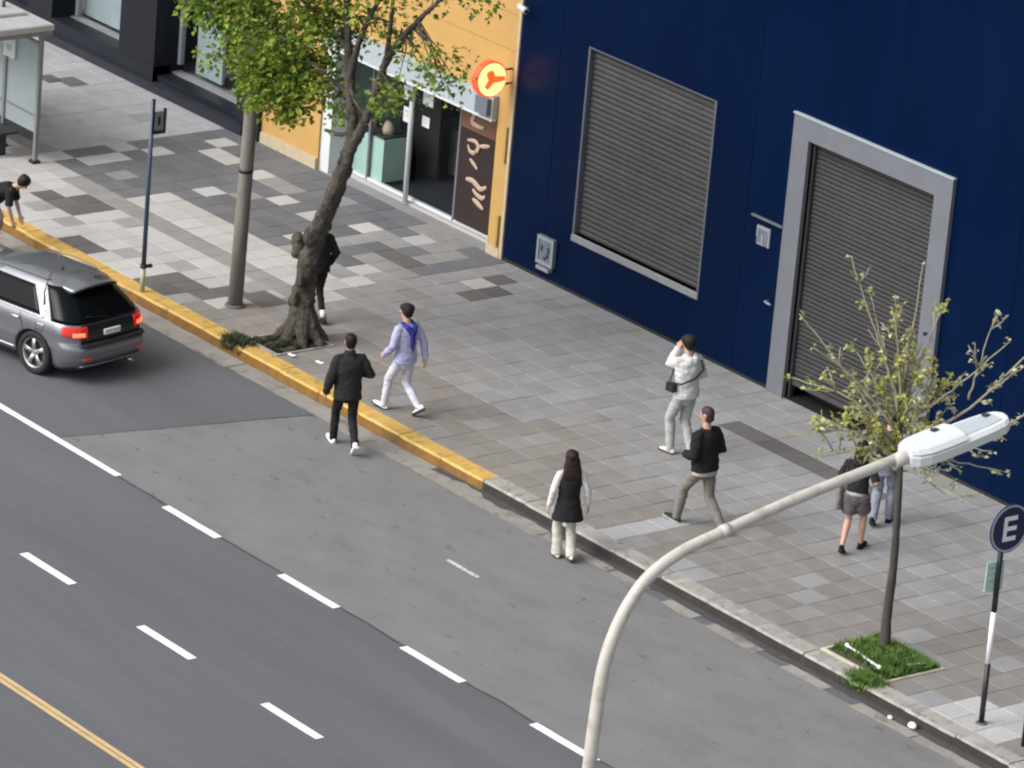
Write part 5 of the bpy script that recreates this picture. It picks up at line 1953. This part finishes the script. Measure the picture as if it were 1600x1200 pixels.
# woman in shorts
p, J = person('person in black top and wide grey shorts with bare legs behind the street lamp arm', (4.38, 3.09, .15), rad(32), 1.66,
              walk(-.20, .20, .05, .0, -.45, .15, handL=(.25, .10, .92), handR=(.22, .16, 1.05), drop=.005, hyaw=.1),
              dict(top=(.018, .018, .020), bulk=.98, hem=.96, sleeve=.5, sr=.060, legs=((.115, .100, .115), .72, .112, .1, .120), shoes=((.010, .010, .010), (.012, .012, .012)), hair='long', hair_len=.22, hair_vol=1.08, shirt_hem=(.40, .38, .37), skin='light', top_name='shirt'), 12)
s = J['s']
tt = tag(MB().box(-.10, .10, -.045, .045, -.30, 0, 0, .03).build('tote_bag', cloth((.17, .15, .14))), 'brown-grey shoulder bag hanging at the left hip of the person in shorts', 'bag')
bg_ = garment(MB().tube([(0, 0, -.30), (0, 0, -.16), (0, 0, 0)], [(.11, .05), (.13, .06), (.09, .035)], 12, side=(0, 1, 0)), .011, 3, .008, 'pouch', cloth((.17, .15, .14)), tt, 3)
tt.data = bg_.data
bpy.data.objects.remove(bg_)
MB().tube([(0, .07, -.02), (.06, .05, .30), (.08, 0, .48), (.06, -.05, .30), (0, -.07, -.02)], [.009] * 5, 6).build('strap', cloth((.10, .09, .085)), tt)
R3 = Matrix.Rotation(rad(32), 4, 'Z')
tt.location = p.location + (R3 @ V((-.24 * s, 0, .96 * s)))
tt.rotation_euler = (0, 0, rad(32))
# companion in jeans
p, J = person('person in light blue jeans and dark cap walking next to the person in shorts', (3.74, 4.20, .15), rad(36), 1.72,
              walk(-.16, .16, .05, .0, -.4, .1, handL=(.26, .16, 1.0), handR=(.20, .24, 1.12), drop=.005, hyaw=.3),
              dict(top=(.016, .016, .019), bulk=1.05, hem=.92, sleeve=.5, sr=.062, legs=((.225, .245, .300), 1, .094, .078, .066), shoes=((.012, .012, .013), (.012, .012, .013)), sleeve_col=(.52, .51, .51), skin='light', hair_vol=1.05), 15)
hc, HR, s = J['head'], J['HR'], J['s']
cp = MB()
cp.tube([hc + HR @ V((0, -.008, .030 * s)), hc + HR @ V((0, -.008, .07 * s)), hc + HR @ V((0, -.008, .115 * s)), hc + HR @ V((0, -.008, .138 * s))], [(.092 * s, .108 * s), (.090 * s, .106 * s), (.064 * s, .078 * s), (.02 * s, .02 * s)], 18, side=HR @ V((1, 0, 0)))
cp.grid(lambda u, v: hc + HR @ V(((-.07 + .14 * u) * s, (.085 + .085 * v * (1 - (2 * u - 1) ** 2 * .7)) * s, (.040 - .012 * v) * s)), 8, 3, 0, lambda u, v: hc + HR @ V(((-.07 + .14 * u) * s, (.085 + .08 * v * (1 - (2 * u - 1) ** 2 * .7)) * s, (.034 - .012 * v) * s)))
cap = cp.build('cap', cloth((.070, .068, .050)), p)
# person behind the tree trunk
person('person in black with white socks half hidden behind the large tree trunk', (-6.86, 1.78, .15), rad(82), 1.74,
       walk(.16, -.12, .0, .02, .1, -.25, handL=(.26, .08, .90), handR=(.25, .10, .92), drop=.01, hyaw=.0),
       dict(top=BLK, bulk=1.12, hem=.84, sr=.066, legs=((.016, .016, .018), 1, .084, .060, .045), shoes=((.020, .020, .022), (.03, .03, .03)), sock=(.74, .74, .73), hood=True, skin='tan'), 18)
# person at the left edge by the kerb
person('person bending forward in black top and pale shorts ahead of the car', (-12.30, -.80, -.025), rad(-45), 1.66,
       walk(.06, -.04, .0, .0, .0, .0, handL=(.14, .52, .62), handR=(.16, .46, .55), elbL=(-.6, -.5, .2), elbR=(.6, -.5, .2), drop=.04, lean=.0, bend=.95, hyaw=.2, hpitch=-.9),
       dict(top=(.016, .016, .018), bulk=1.10, hem=.92, sleeve=.5, sr=.062, legs=((.52, .50, .49), .85, .100, .1, .10), shoes=((.5, .5, .5), (.6, .6, .6)), hair='short', hair_vol=1.15, skin='light', top_name='shirt'), 21)
